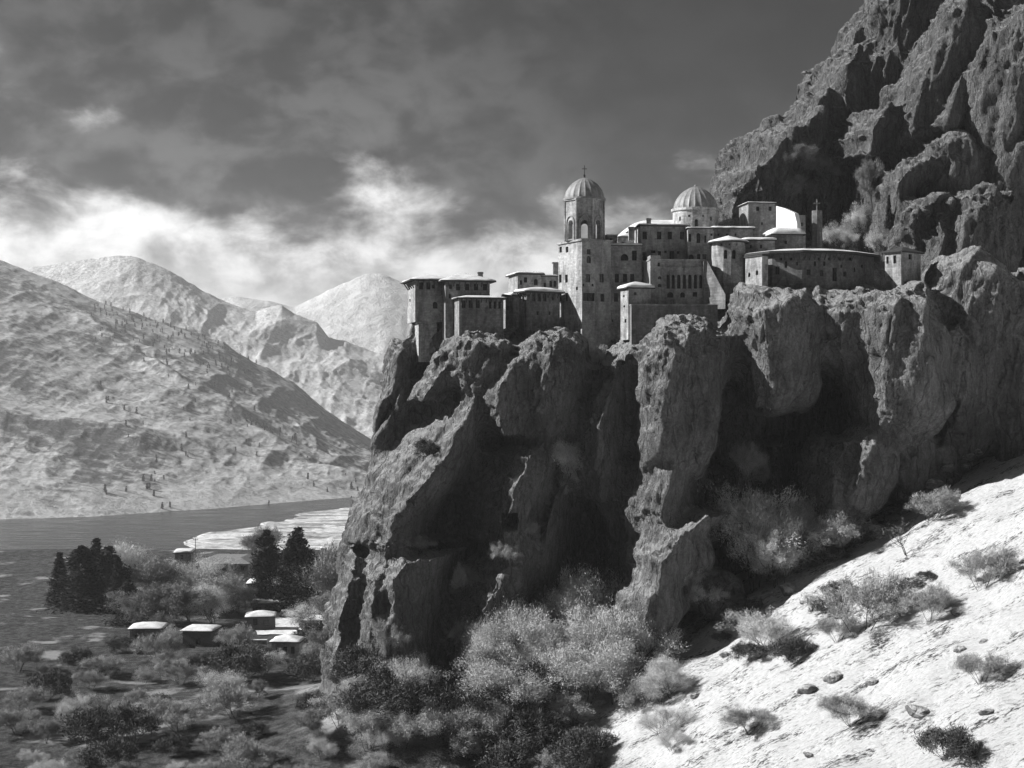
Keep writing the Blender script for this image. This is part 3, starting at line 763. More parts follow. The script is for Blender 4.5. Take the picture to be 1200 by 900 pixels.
k4 = Bld('upper_house', 'low flat-topped upper block touching the left wall of the bell tower', 'house', r, 324, 352, 265, mat=M_STONE)
k4.row((645.5, 650.5), 332.5, 3, 7, True); k4.win(638.5, 334, 2.5, 5); k4.walls(); k4.roof(.15, .15, .8, .12, .15)
mb = MB(); c = W(652, 324, 267); mb.box((c[0], c[1], c[2]+1), (1.3, 1.3, 3)); mb.box((c[0], c[1], c[2]+2.56), (1.7, 1.7, .2)); 
o = mb.build('stone_chimney', [M_STONE_L]); tag(o, 'slim pale chimney stack just left of the bell tower', 'chimney')

# --- bell tower
TY = 256.
r = boxring(682, TY, 27, 716, left=654.3)
t = Bld('bell_tower', 'tall square bell tower with an open arched belfry, ribbed dome and cross on top', 'bell tower', r, 282, 432, TY, mat=M_STONE)
t.row((657, 664.5), 292.5, 2.6, 6.5); t.row((656.6, 663.8), 326.5, 2.8, 9); t.row((656.6, 663.8), 348, 2.8, 9)
t.win(690, 295, 4, 6); t.win(690, 304, 4.2, 8, True); t.win(689, 326, 5, 9); t.row((676, ), 338, 2, 4); t.row((694.5, 683.5), 334, 2, 3)
t.win(690, 348, 12, 9); t.win(706, 349, 4, 8.5); t.row((705,), 326, 4.4, 9.5); t.win(696, 420, 2.5, 3)
t.walls()
tc_ = np.mean(t.ring, axis=0); DY = tc_[1]
pxc = 600+tc_[0]/DY*F
ringband(t, t.ring, t.z1+.004, t.z1+.36, .28, 'cornice', M_STONE)
n = 8; rot = -math.pi/2+math.pi/n + math.atan2(tc_[0], DY)*-1
zb0 = t.z1+.365; zb1 = (450-237)/F*DY
dr = 24.6/F*DY
ring8 = [tc_+dr*np.array([math.cos(2*math.pi*k/n+rot), math.sin(2*math.pi*k/n+rot)]) for k in range(n)]
bel = Bld.__new__(Bld); bel.ring = ring8; bel.mat = M_STONE; bel.z0 = zb0; bel.z1 = zb1; bel.org = t.org; bel.root = t.root; bel.op = {i: [] for i in range(n)}; bel.wallname = 'belfry'
for i in range(n):
    L = np.linalg.norm(ring8[1]-ring8[0]); bel.op[i].append((L/2-.62, L/2+.62, zb0+.25, zb0+3.7, True, .95, 'opening'))
bel.walls()
# inner wall faces of the belfry
mb = MB(); ri = offset_poly(ring8, -.96)
for i in range(n):
    p = ri[i]; q = ri[(i+1) % n]; L = np.linalg.norm(q-p); d = (q-p)/L
    for (u0, u1, z0, z1) in ((0, L/2-.62, zb0, zb1), (L/2+.62, L, zb0, zb1), (L/2-.62, L/2+.62, zb0+3.72, zb1)):
        A = p+d*u0; B = p+d*u1
        mb.add([(A[0], A[1], z0), (B[0], B[1], z0), (B[0], B[1], z1), (A[0], A[1], z1)], [(3, 2, 1, 0)])
t.part('belfry_lining', mb, M_STONE_D)
mb = MB()      # blind arch surrounds and corner shafts
for i in range(n):
    p = ring8[i]; q = ring8[(i+1) % n]; d = (q-p)/np.linalg.norm(q-p); nr = np.array([d[1], -d[0]]); m_ = (p+q)/2
    pts = [(-.98, .1), (-.98, 3.2)]+[(-.98*math.cos(a), 3.2+1.25*math.sin(a)) for a in np.linspace(0, math.pi, 9)[1:-1]]+[(.98, 3.2), (.98, .1)]
    for a, c in zip(pts[:-1], pts[1:]):
        A = m_+d*a[0]+nr*.06; B = m_+d*c[0]+nr*.06; mb.tube((*A, zb0+a[1]), (*B, zb0+c[1]), .13, .13, 5)
    mb.tube((*p, zb0), (*p, zb1), .2, .2, 6)
t.part('arch_moulding', mb, M_STONE)
ringband(t, ring8, zb1+.004, zb1+.28, .22, 'dome_cornice', M_STONE_L)
rd16 = [tc_+(dr*1.0)*np.array([math.cos(2*math.pi*k/32), math.sin(2*math.pi*k/32)]) for k in range(32)]
ringband(t, rd16, zb1+.285, zb1+.62, .12, 'dome_ring', M_METAL)
dz0 = zb1+.625
dd = dome(t, tc_, dr*.93, (450-208.5)/F*DY-dz0, dz0, 20)
mb = MB(); cz = (450-209)/F*DY; mb.tube((*tc_, cz-.15), (*tc_, cz+.35), .28, .16, 8); mb.box((tc_[0], tc_[1], cz+.5), (.34, .34, .34)); cross(mb, (tc_[0], tc_[1], cz+.5), 1.9, .45)
t.part('cross', mb, M_IRON)

# --- main block
r = boxring(712, 259.5, 8, 752, depth=9)
m1 = Bld('monastery_block', 'stone block right of the bell tower with rows of windows and snow-edged roof', 'building', r, 288, 415, 259.5, mat=M_STONE)
m1.win(732, 301.5, 8, 7.5, True); m1.win(743.5, 299.5, 5, 11)
m1.row((723, 732.5, 741), 326, 4.4, 9.5); m1.row((713.6,), 326, 3.5, 9.5); m1.row((713.5, 722, 731.5), 348.5, 4.4, 9.5)
m1.row((718, 728), 376, 1.8, 3); m1.walls(); m1.roof(.15, .2, .9, .14, .3)
r = boxring(711.5, 262, 8, 723.5, depth=5)
tt = Bld('stair_turret', 'small square turret tucked behind the right edge of the belfry', 'turret', r, 276, 300, 262, mat=M_STONE_D); tt.win(716, 281, 2.5, 3.5); tt.walls(); ringband(tt, tt.ring, tt.z1+.004, tt.z1+.2, .12, 'parapet', M_STONE)
r = boxring(723.7, 268, 5, 752, depth=8)
t2 = Bld('terrace_block', 'stepped pale terrace block under the white vault and left of the main hall', 'building', r, 278, 300, 268, mat=M_STONE_L); t2.win(730, 285, 2, 3); t2.walls(); t2.roof(.1, .05, .9, .1, .2)
t2.chimney(740, 267.5, 277, 266, 1.1)
# white vault roof behind
mb = MB(); rings = []
c = W(757, 283, 279)
for i, tt_ in enumerate(np.linspace(0, 1, 14)):
    x = c[0]-6.2+tt_*17
    hh = 3.75*(1-np.clip((.42-tt_)/.42, 0, 1)**2.2)
    rings.append([(x, c[1]-4.5*math.cos(a), c[2]+.5+hh*math.sin(a)) for a in np.linspace(0, math.pi, 11)]+[(x, c[1]+4.5, c[2]-4), (x, c[1]-4.5, c[2]-4)])
mb.loft(rings); o = mb.build('barrel_vault', M_SNOW, None, True); tag(o, 'snow-covered barrel vault curving up behind the main hall left of the big dome', 'vaulted roof')
r = boxring(750.5, 262, 6, 806, depth=12)
m2 = Bld('main_hall', 'long stone hall with a row of four small square windows under a flat snow-lined roof', 'building', r, 265, 345, 262, mat=M_STONE)
m2.row((755.5, 772.5, 785, 799.5), 276, 4.6, 8.5); m2.win(755.5, 300.5, 4.2, 9.5); m2.win(772.8, 297.5, 3.4, 6); m2.win(787.5, 300, 5, 11); m2.win(765.5, 295, 4.5, 3.); m2.win(780, 295, 2.6, 2.6); m2.win(795, 296, 3, 3)
m2.walls(); m2.roof(.1, .45, .9, .2, .22); m2.chimney(760, 257.5, 265, 264, .85)
r = boxring(806.2, 261, 2, 836, depth=9)
m3 = Bld('hall_wing', 'right wing of the hall below the big dome with slender arched blind windows', 'building', r, 268, 345, 261, mat=M_STONE)
m3.win(808.5, 278.5, 2.6, 9, True); m3.win(818.5, 279, 4, 11, True); m3.win(809, 301.5, 7, 6.5, True); m3.win(819, 301, 3.6, 6); m3.win(825.5, 301, 4, 6); m3.win(834, 275, 2.6, 2.8); m3.win(826.5, 280, 2., 8, True)
m3.walls(); m3.roof(.1, .3, .9, .15, .12)

# --- big dome
c = W(815, 260, 276); r24 = ngon(815, 276, 26.8, 24)
d = Bld('domed_rotunda', 'large ribbed dome on a low round drum behind the hall', 'dome', r24, 248.5, 300, 276, mat=M_STONE_L)
d.win(817, 261, 5, 8, True); d.row((807.5, 824.5), 253, 2.2, 2.4); d.row((797.5, 833), 256, 3, 5, True); d.walls()
ringband(d, r24, d.z1+.004, d.z1+.5, .3, 'cornice', M_STONE_L)
cc_ = np.array([c[0], c[1]])
dome(d, cc_, 25.2/F*276, (246-221)/F*276+.3, d.z1+.505, 22)
mb = MB(); zz = (450-221)/F*276; mb.tube((*cc_, zz-.5), (*cc_, zz+.5), .35, .2, 8); mb.tube((*cc_, zz+.5), (*cc_, zz+.8), .3, .05, 8); d.part('finial', mb, M_METAL)
# --- range right of the dome
r = boxring(836.3, 266, 3, 882, depth=9)
m4 = Bld('long_range', 'long low range with snow-lined flat roof between the big dome and the keep', 'building', r, 268.5, 300, 266, mat=M_STONE_D)
m4.row((842, 852, 862), 275, 2, 2.6); m4.walls(); m4.roof(.25, .5, .7, .18, .28)

# --- lancet chapel
r = boxring(762, 254, 5, 825.5, depth=7)
L = Bld('lancet_chapel', 'stone chapel front with seven tall lancet windows and two round ones under a parapet', 'chapel', r, 305, 362, 254, mat=M_STONE)
L.row((783, 789, 795.5, 802, 808.5, 815), 330, 3.4, 15.5, True); L.win(821.3, 330, 3.2, 15, True)
L.row((773,), 325.5, 3.6, 3.6, True); L.row((773,), 334.5, 4., 3.8, True); L.win(785.5, 345.5, 6.5, 6, True); L.win(800, 345.5, 5, 6, True); L.row((814.5,), 345, 5, 5)
L.win(772, 310, 2.6, 4.5); L.walls()
ringband(L, L.ring, L.z1+.004, L.z1+.25, .15, 'parapet', M_STONE_L)
mb = MB(); q = [p for p in L.ring]; dv = (q[1]-q[0]); dv = dv/np.linalg.norm(dv); nr = np.array([dv[1], -dv[0]])
A = q[0]+nr*.1; B = q[1]+nr*.1; z = (450-313)/F*254; mid = (A+B)/2; mb.box((mid[0], mid[1], z), (np.linalg.norm(B-A), .2, .22), frame_rz(A, B)); L.part('string_course', mb, M_STONE_L)
rr = boxring(762.3, 253.9, 5, 774, depth=3); mb = MB(); mb.prism(rr, L.z1+.26, L.z1+.9); L.part('merlon', mb, M_STONE)

# --- sloping buttress wall between chapel and round tower
mb = MB(); a = W(825.5, 309, 254.5); b2 = W(845, 345, 251); 
pts = [W(824.5, 306, 254), W(829, 306, 254), W(850, 345, 251), W(850, 362, 251), W(824.5, 362, 254)]
nn = len(pts); back = [p+np.array([0, 1.6, 0]) for p in pts]
mb.add(pts+back, [tuple(range(nn)), tuple(range(2*nn-1, nn-1, -1))]+[(k, nn+k, nn+(k+1) % nn, (k+1) % nn) for k in range(nn)])
o = mb.build('buttress_wall', M_STONE_D); tag(o, 'sloping stone stair wall descending from the lancet chapel toward the round tower foot', 'wall')

# --- small turret with rounded snowy roof and retaining wall
r = boxring(736.3, 249.5, 20, 763, left=727.2)
s_ = Bld('low_turret', 'low turret with rounded snow cap and bright side wall below the lancet chapel', 'turret', r, 338, 398, 249.5, mat=M_STONE)
s_.win(744.5, 344, 3, 3.6, True); s_.win(731, 347, 1.8, 2.2); s_.win(731.5, 359, 1.8, 2.2); s_.win(733, 376, 1.8, 4); s_.walls(); s_.roof(.75, .55, .25, .16, .35)
r = boxring(740, 247.5, 4, 841, depth=2.2)
rw = Bld('retaining_wall', 'low stone retaining wall along the cliff top under the lancet chapel', 'wall', r, 357.5, 405, 247.5, mat=M_STONE_D)
rw.walls(); ringband(rw, rw.ring, rw.z1+.004, rw.z1+.16, .08, 'coping', M_STONE_L)

# --- round tower
r = ngon(853.5, 257, 19.6, 14, math.pi/14)
q = Bld('round_tower', 'round stone tower with a shallow conical snowy roof and slim arched windows', 'tower', r, 281.5, 330, 251, mat=M_STONE)
q.win(840, 296.5, 2.4, 10, True); q.win(850, 298, 3.8, 10, True); q.win(860, 298, 3.8, 10, True); q.row((845, 855, 864), 286.5, 1.8, 2.2); q.walls()
q.roof(1.05, .75, .03, .2, .16)
mb = MB(); rr0 = ngon(853.5, 257, 19.6, 14, math.pi/14); rings = []
for z_, k_ in (((450-358)/F*251, .93), ((450-335)/F*251, .86), (q.z0+.01, .97)): rings.append([(*(np.mean(rr0, axis=0)+(p-np.mean(rr0, axis=0))*k_), z_) for p in rr0])
mb.loft(rings); q.part('tapered_base', mb, M_STONE_D)
# --- link building and keep
r = boxring(872, 258, 4, 908, depth=6)
l2 = Bld('link_house', 'low plain snow-roofed house between the round tower and the keep', 'house', r, 282, 315, 258, mat=M_STONE_D); l2.row((880, 892), 289, 2.4, 4); l2.walls(); l2.roof(.3, .35, .6, .16, .3)
r = boxring(877, 272, 8, 908.5, depth=6)
kp = Bld('square_keep', 'square windowed keep with a thin flat cap rising in front of the crag', 'tower', r, 238, 300, 272, mat=M_STONE_D)
kp.row((888, 902.5), 244.5, 3.2, 5); kp.row((893,), 262, 2, 3); kp.walls(); kp.roof(.12, .35, .8, .12, .1)
# bright stepped wall right of the keep
pts = [W(908.7, 241.5, 273), W(931, 249.5, 273), W(940, 258, 273), W(942, 280, 273), W(908.7, 280, 273)]
# wall turned to the left so that the sun strikes it
pts2 = []
for p in pts:
    f_ = (p[0]-pts[0][0]); pts2.append(np.array([p[0], 272.5-f_*.85*.3-0, p[2]]))
pts2 = [W(909.5, 241.5, 270.5), W(919, 244, 268), W(931, 249.5, 264.5), W(934, 262, 263.8), W(934, 285, 263.8), W(909.5, 285, 270.5)]
nn = len(pts2); back = [p+np.array([1.0, 1.2, 0]) for p in pts2]
mb = MB(); mb.add(pts2+back, [tuple(range(nn)), tuple(range(2*nn-1, nn-1, -1))]+[(k, nn+k, nn+(k+1) % nn, (k+1) % nn) for k in range(nn)])
o = mb.build('gable_wall', simple('white_wall', .75, .12, .6, .9, .2, .3, .05)); tag(o, 'dazzling white sloping wall beside the square keep', 'wall')  # even near-white tone, paler than the masonry
r = boxring(906, 262, 6, 941, depth=6)
l3 = Bld('snow_roofed_house', 'small house with a thick snow roof below the white sloping wall', 'house', r, 275.5, 315, 262, mat=M_STONE_D); l3.win(921, 284, 3, 4); l3.walls(); l3.roof(.9, .5, .75, .15, .4)
# stone stump with a cross
r = ngon(957.5, 270, 6.2, 7)
st = Bld('cross_pillar', 'dark broken stone pillar carrying a small cross among bushes under the crag', 'pillar', r, 247, 300, 270, mat=M_STONE_D); st.walls()
mb = MB(); c = W(957.5, 247, 270); cross(mb, (c[0], c[1], c[2]), 2.2, .6, .09); st.part('cross', mb, M_STONE_L)
r = boxring(935.5, 268, 15, 944, depth=2.4)
st2 = Bld('ruined_wall', 'ragged sunlit wall stub with a small opening left of the cross pillar', 'wall', r, 252, 300, 268, mat=M_STONE_L); st2.win(939.5, 263, 2.4, 4); st2.walls()

# --- long curved range at right
arc = []
for px, Y in ((880.5, 252.5), (905, 248), (940, 246.5), (975, 247.5), (1000, 250), (1024, 255)): arc.append(np.array([(px-600)/F*Y, Y]))
backp = [np.array([(1024-600)/F*263, 263]), np.array([(960-600)/F*258, 258]), np.array([(872-600)/F*260, 260])]
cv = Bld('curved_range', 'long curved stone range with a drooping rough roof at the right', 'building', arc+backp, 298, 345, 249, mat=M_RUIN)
cv.row((890,), 318, 3, 6); cv.win(876, 320, 2.2, 5.5, True); cv.win(911, 317, 4.5, 9); cv.win(921, 310, 2.6, 7); cv.win(947.5, 319, 4, 6.5); cv.win(934, 309, 2, 4); cv.row((955, 966), 309, 2.2, 5); cv.win(976.5, 321.5, 7, 15, deep=.7, part='door'); cv.win(1000, 316, 3, 5); cv.row((986, 1010), 312, 2, 3.4); cv.row((915, 927, 940), 303.5, 3, 3.4); cv.row((960, 972, 984, 996), 303.5, 3, 3.4); cv.win(963, 320, 3.6, 7, True); cv.win(990, 321, 3.4, 6, True)
cv.walls(); cv.brackets(1, 6, .8); cv.brackets(2, 6, .8); cv.brackets(3, 5, .8); cv.roof(.5, 1.1, .72, .4, .04)
r = boxring(893, 245, 30, 900, left=873.5)
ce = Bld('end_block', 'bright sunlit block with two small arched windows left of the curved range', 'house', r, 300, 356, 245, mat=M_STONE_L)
ce.win(878, 322, 2.4, 5, True); ce.win(887, 319.5, 2.6, 5.5, True); ce.walls(); ringband(ce, ce.ring, ce.z1+.004, ce.z1+.25, .2, 'eave', M_EAVE)
# --- small right tower
r = boxring(1056, 246, 42, 1079, left=1037)
rt = Bld('rock_turret', 'small square turret with a sloping dark roof on the far right outcrop', 'turret', r, 295, 345, 246, mat=M_STONE)
rt.win(1048.5, 304, 3, 9); rt.win(1040, 305, 2.4, 8); rt.win(1066.5, 301, 3, 6); rt.walls(); rt.roof(.9, .5, .15, .2, 0)

# --- village below: hut, long house, sheds
M_TILE = simple('frosted roof tiles', .2, .3, 1.5, .9, .2, .3, .05)
def vb(name, label, cat, pc, Y, rot, right, left, top, bot, mat, roofk, depth=None, wins=()):
    v = Bld(name, label, cat, boxring(pc, Y, rot, right, left=left, depth=depth), top, bot, Y, mat=mat)
    for w_ in wins: v.win(*w_)
    v.walls(); rf_ = v.roof(**roofk)
    if roofk.get('snow', 1) == 0: rf_.data.materials[0] = M_TILE
    return v
vb('flat_roofed_hut', 'small dark hut with a white snow roof beside the utility pole', 'hut', 205, 455, 6, 224, None, 648.5, 672, M_STONE_D, dict(h=.25, o=.5, apex=.8, thick=.3, snow=.35), 7, ((213, 653, 3, 5),))
vb('long_house', 'long low house with shallow grey roof behind the leafless trees', 'house', 232, 432, -4, 291, None, 661, 680, M_STONE_D, dict(h=1.5, o=.9, apex=.55, thick=.3, snow=0), 14, ((240, 666, 5, 5), (252, 666, 5, 5), (263, 666, 5, 5), (274, 666, 5, 5), (284, 666, 4, 5)))
vb('garden_house', 'single-storey house with a thin snow edge showing behind the dark cypress', 'house', 290, 392, 4, 330, None, 685, 712, M_STONE_D, dict(h=.5, o=.5, apex=.7, thick=.25, snow=.3), 7, ((303, 692, 4, 7), (312, 692, 4, 7), (327, 693, 6, 7)))
vb('flat_shelter', 'long open shelter with a bright snow-covered flat roof in the yard', 'shelter', 296, 368, 3, 337, None, 708, 728, M_WOOD, dict(h=.1, o=.5, apex=.9, thick=.25, snow=.4), 4, ((303, 714, 6, 5), (313, 714, 6, 5), (323, 714, 6, 5)))
vb('timber_shed', 'dark timber shed with a narrow snow-edged roof among the shrubs at lower left', 'shed', 214, 321, -6, 247, None, 740, 768, M_WOOD, dict(h=.4, o=.6, apex=.8, thick=.2, snow=.1), 6, ((232, 752, 5, 7),))
vb('stone_outhouse', 'dark stone outhouse under a frosted tree at the foot of the cliff', 'outhouse', 357, 332, 5, 384, None, 728, 756, M_WOOD, dict(h=.5, o=.4, apex=.6, thick=.2, snow=.12), 5, ((364, 738, 5, 8), (375, 738, 4, 6)))
vb('curved_shed', 'low shed with a bright sagging snow roof between the shelter and the yard', 'shed', 289, 341, 8, 322, None, 724, 750, M_WOOD, dict(h=.9, o=.5, apex=.2, thick=.2, snow=.14), 5.5, ((299, 729, 5, 7), (312, 730, 6, 7)))
vb('meadow_hut', 'tiny dark hut alone on the pale river meadow', 'hut', 376, 1275, 10, 383, None, 643, 650, M_WOOD, dict(h=.8, o=.4, apex=.3, thick=.3, snow=.4), 6)
vb('village_house', 'low grey village house with snow-lined roof between the dark conifers and the timber shed', 'house', 152, 319, 5, 190, None, 738, 772, M_STONE_D, dict(h=.7, o=.5, apex=.4, thick=.22, snow=.12), 6, ((160, 748, 5, 7), (170, 748, 5, 7), (181, 748, 5, 7)))
vb('village_house', 'pale-walled village house with snow roof right below the snowy yard', 'house', 318, 306, -4, 350, None, 753, 785, M_STONE, dict(h=.9, o=.5, apex=.2, thick=.22, snow=.12), 5, ((325, 761, 4, 6), (334, 761, 4, 6), (343, 762, 4, 8)))
yw = Bld('yard_wall', 'low stone wall with a snow cap along the front of the snowy yard', 'wall', boxring(262, 324, 0, 312, depth=.6), 751, 765, 324, mat=M_STONE_D); yw.walls(); ringband(yw, yw.ring, yw.z1+.004, yw.z1+.25, .12, 'snow_cover', M_SNOW)
# snowy yard of the village
def patch(name, pts, Y0, Y1, label=None):
    pass
def slab(name, corners, mat, th=.12):
    mb = MB(); P = []
    for (px, py) in corners:
        Y = 60.*F/(py-450); x = (px-600)/F*Y
        P.append((x, Y))
    cs = np.array(P); K = 16
    rows = []
    for i in range(K+1):
        A = cs[0]*(1-i/K)+cs[3]*i/K; B = cs[1]*(1-i/K)+cs[2]*i/K
        rows.append([A*(1-j/K)+B*j/K for j in range(K+1)])
    G = np.array(rows).reshape(-1, 2); ed = fbm(np.stack([G[:, 0]/4, G[:, 1]/4, G[:, 0]*0], 1), 3, 900); G = G+np.stack([ed*2.2, -ed*4.], 1); Z = ground_z(G[:, 0], G[:, 1])+.25
    V = np.concatenate([G, Z[:, None]], 1)
    o = grid_mesh(name, V, K+1, K+1, mat); o['kind'] = 'structure'; return o
slab('snowy_yard', [(300, 746), (352, 746), (350, 708), (308, 708)], M_SNOW)
slab('snowy_yard', [(262, 668), (300, 668), (306, 655), (284, 655)], M_SNOW)
# utility pole, lamp post
def gz(x, y): return float(ground_z(np.array([x]), np.array([y]))[0])
def post(name, label, cat, px, Y, h, arm):
    x = (px-600)/F*Y; z = gz(x, Y); rt_ = empty(name, (x, Y, z), label, cat)
    mb = MB(); mb.tube((0, 0, -.5), (0, 0, h), .16, .1, 6); mb.build('pole', M_WOOD, rt_)
    mb = MB(); mb.box((0, 0, h-.5), (arm, .12, .12)); 
    for k in (-.45, 0, .45): mb.tube((k*arm, 0, h-.44), (k*arm, 0, h-.2), .05, .05, 5)
    mb.build('cross_arm', M_WOOD, rt_)
post('utility_pole', 'tall thin utility pole right of the white-roofed hut', 'pole', 229, 440, 11.5, 1.6)
post('utility_pole', 'short dark pole at the edge of the snowy yard', 'pole', 341, 372, 5.5, .8)
# parked vehicle in the yard
x, y = (334-600)/F*362, 362; z = gz(x, y)+.36
vr = empty('parked_car', (x, y, z), 'dark parked car standing in the snowy yard beside the sagging shed', 'car', rz=R(20))
mb = MB(); prof = [(-2.1, .35), (-2.1, .85), (-1.3, .95), (-.8, 1.42), (.7, 1.42), (1.3, .98), (2.1, .85), (2.1, .35)]
for s0, s1 in (( -.85, .85),): mb.loft([[(u, s0*(.82 if zz > 1.2 else 1), zz) for u, zz in prof], [(u, s1*(.82 if zz > 1.2 else 1), zz) for u, zz in prof]])
mb.build('body', simple('car paint', .06, .1, 3, .3, .5), vr)
mb = MB(); 
for sgn in (-1, 1): mb.box((-.05, sgn*.78, 1.17), (1.5, .1, .34))
mb.build('window', M_PANE, vr)
for u in (-1.35, 1.35):
    for sgn in (-1, 1):
        mb = MB(); mb.tube((u, sgn*.7, .33), (u, sgn*.9, .33), .33, .33, 12); mb.build('wheel', M_IRON, vr)
mb = MB(); mb.box((-.05, 0, 1.5), (1.6, 1.3, .14)); mb.build('snow_cover', M_SNOW, vr)
# ------------------------------------------------------------------ plants
def branch_skeleton(H, seed, stems=1, spread=.5, levels=4, up=.35, trunk=.22, r0=None, droop=0.):
    rs = np.random.default_rng(seed); segs = []; tips = []
    def grow(p, d, L, r, lv):
        n = 3
        for k in range(n):
            d = d+rs.normal(0, .13, 3)+np.array([0, 0, up*.12-droop*lv*.05]); d /= np.linalg.norm(d)
            q = p+d*L/n; segs.append((p, q, r*(1-k/n*.4), r*(1-(k+1)/n*.4))); p = q
            if lv >= 2: tips.append((p, d, lv))
        if lv >= levels: tips.append((p, d, lv)); return
        for c in range(rs.integers(3, 5)):
            a = rs.normal(0, 1, 3); a -= a.dot(d)*d; a /= np.linalg.norm(a)
            nd = d*(1-spread*.55)+a*spread*rs.uniform(.7, 1.3)+np.array([0, 0, up*.5]); nd /= np.linalg.norm(nd)
            grow(p-d*L*rs.uniform(0, .35), nd, L*rs.uniform(.6, .82), r*.55, lv+1)
    r0 = r0 or H*.022
    for s in range(stems):
        a = rs.uniform(0, 2*math.pi); lean = spread*.7 if stems > 1 else .08
        d = np.array([math.cos(a)*lean, math.sin(a)*lean, 1.]); d /= np.linalg.norm(d)
        grow(np.array([math.cos(a), math.sin(a), 0])*.12*(stems > 1)-np.array([0, 0, H*.04]), d, H*trunk*rs.uniform(.85, 1.15), r0/math.sqrt(stems), 1)
    return segs, tips

def tri_cloud(C, D, size, asp, rs, jit):
    """many small twig or leaf faces around the points C"""
    n = len(C); P = C+rs.normal(0, jit, (n, 3))
    a = D+rs.normal(0, .6, (n, 3)); a /= np.linalg.norm(a, axis=1)[:, None]
    b = np.cross(a, rs.normal(0, 1, (n, 3))); b /= np.linalg.norm(b, axis=1)[:, None]
    s = (size*rs.uniform(.6, 1.4, n))[:, None]
    V = np.stack([P-a*s*.5-b*s*asp*.5, P-a*s*.5+b*s*asp*.5, P+a*s*.5], 1).reshape(-1, 3)
    return V

def cloud_mesh(name, V, mat):
    n = len(V)//3; me = bpy.data.meshes.new(name); me.vertices.add(len(V)); me.vertices.foreach_set('co', V.astype(np.float32).ravel())
    me.loops.add(3*n); me.loops.foreach_set('vertex_index', np.arange(3*n, dtype=np.int32)); me.polygons.add(n)
    me.polygons.foreach_set('loop_start', np.arange(n, dtype=np.int32)*3); me.polygons.foreach_set('loop_total', np.full(n, 3, np.int32))
    me.update(calc_edges=True); me.materials.append(mat); return me

PROTO = {}
def wood_mesh(name, segs, mat, rmin=0.):
    mb = MB()
    for p, q, a, b in segs:
        if a > rmin: mb.tube(p, q, a, b, 5 if a > .08 else 3)
    me = bpy.data.meshes.new(name); me.from_pydata(mb.v, [], mb.f); me.materials.append(mat); me.update(); return me

def proto_frost(key, H, seed, n, mat, stems=1, spread=.5, size=.42, asp=.16, jit=.3, up=.35, levels=4, trunk=.24, droop=0.):
    rs = np.random.default_rng(seed); segs, tips = branch_skeleton(H, seed, stems, spread, levels, up, trunk, droop=droop)
    T = np.array([t[0] for t in tips]); D = np.array([t[1] for t in tips])
    zmax = T[:, 2].max(); k = H/zmax*.97
    segs = [(p*k, q*k, a, b) for p, q, a, b in segs]; T = T*k
    sel = T[:, 2] > H*.05
    T, D = T[sel], D[sel]; w = np.random.default_rng(seed+1).uniform(.1, 1, len(T))**2.4; w /= w.sum()
    idx = rs.choice(len(T), n, p=w)
    V = tri_cloud(T[idx], D[idx]+np.array([0, 0, .25-droop]), size, asp, rs, jit*H/8*1.1)
    PROTO[key] = (wood_mesh('trunk', segs, M_TRUNK, .0), cloud_mesh('crown', V, mat), H)

def proto_conifer(key, H, seed, n, mat, rad=.24, kind='pine'):
    rs = np.random.default_rng(seed); segs = [(np.array([0, 0, -.5]), np.array([0, 0, H*.95]), H*.018, .04)]
    C = []; D = []
    nb = 170
    for i in range(nb):
        t = rs.uniform(.04, 1)**.9; z = H*t
        if kind == 'pine': R_ = H*rad*(1.0-t*.97)**.55*rs.uniform(.5, 1.15)*(1+.18*math.sin(t*11+seed))
        elif kind == 'cypress': R_ = H*rad*math.sin(math.pi*min(1, t*.95+.06))**.6*rs.uniform(.75, 1.05)
        else: R_ = H*rad*(1.03-t)*rs.uniform(.7, 1.1)
        a = rs.uniform(0, 2*math.pi); e = np.array([math.cos(a)*R_, math.sin(a)*R_, (.15 if kind != 'cypress' else .5)*R_])
        p0 = np.array([0, 0, z-.3*R_]); segs.append((p0, p0+e*.9, .05, .02))
        m = max(4, int(n/nb)); u = rs.uniform(.15, 1, m)**.6
        q = p0+e*u[:, None]; q += rs.normal(0, R_*.16+.08, (m, 3)); C.append(q); D.append(np.repeat(e[None]/(R_+1e-6), m, 0))
    C = np.concatenate(C); D = np.concatenate(D)
    V = tri_cloud(C, D, .5*H/12, .45, rs, .08)
    PROTO[key] = (wood_mesh('trunk', segs, M_TRUNK), cloud_mesh('crown', V, mat), H)

for k_, sd in (('frost_a', 11), ('frost_b', 12), ('frost_c', 13)): proto_frost(k_, 8., sd, 28000, M_FROST, 4, .6, .25, .17, .34, trunk=.13)
proto_frost('grey_a', 8., 21, 22000, M_FROST2, 2, .58, .3, .2, .34, trunk=.2); proto_frost('grey_b', 8., 22, 22000, M_FROST2, 3, .6, .3, .2, .34, droop=.5, trunk=.2)
proto_frost('shrub_a', 3., 31, 16000, M_BUSH, 7, .65, .18, .13, .34, levels=3, trunk=.36); proto_frost('shrub_b', 3., 32, 16000, M_BUSH, 8, .75, .18, .13, .34, levels=3, trunk=.36)
proto_frost('bare', 6., 41, 900, M_BUSH, 2, .6, .3, .06, .12, levels=4)
proto_frost('dark_shrub', 3., 33, 8000, M_MIDG, 8, .85, .26, .22, .45, levels=3, trunk=.36)
proto_conifer('pine', 14., 51, 9000, M_PINE, .27, 'pine'); proto_conifer('cypress', 13., 52, 7000, M_PINE, .155, 'cypress'); proto_conifer('spruce', 12., 53, 6000, M_PINE, .2, 'spruce')

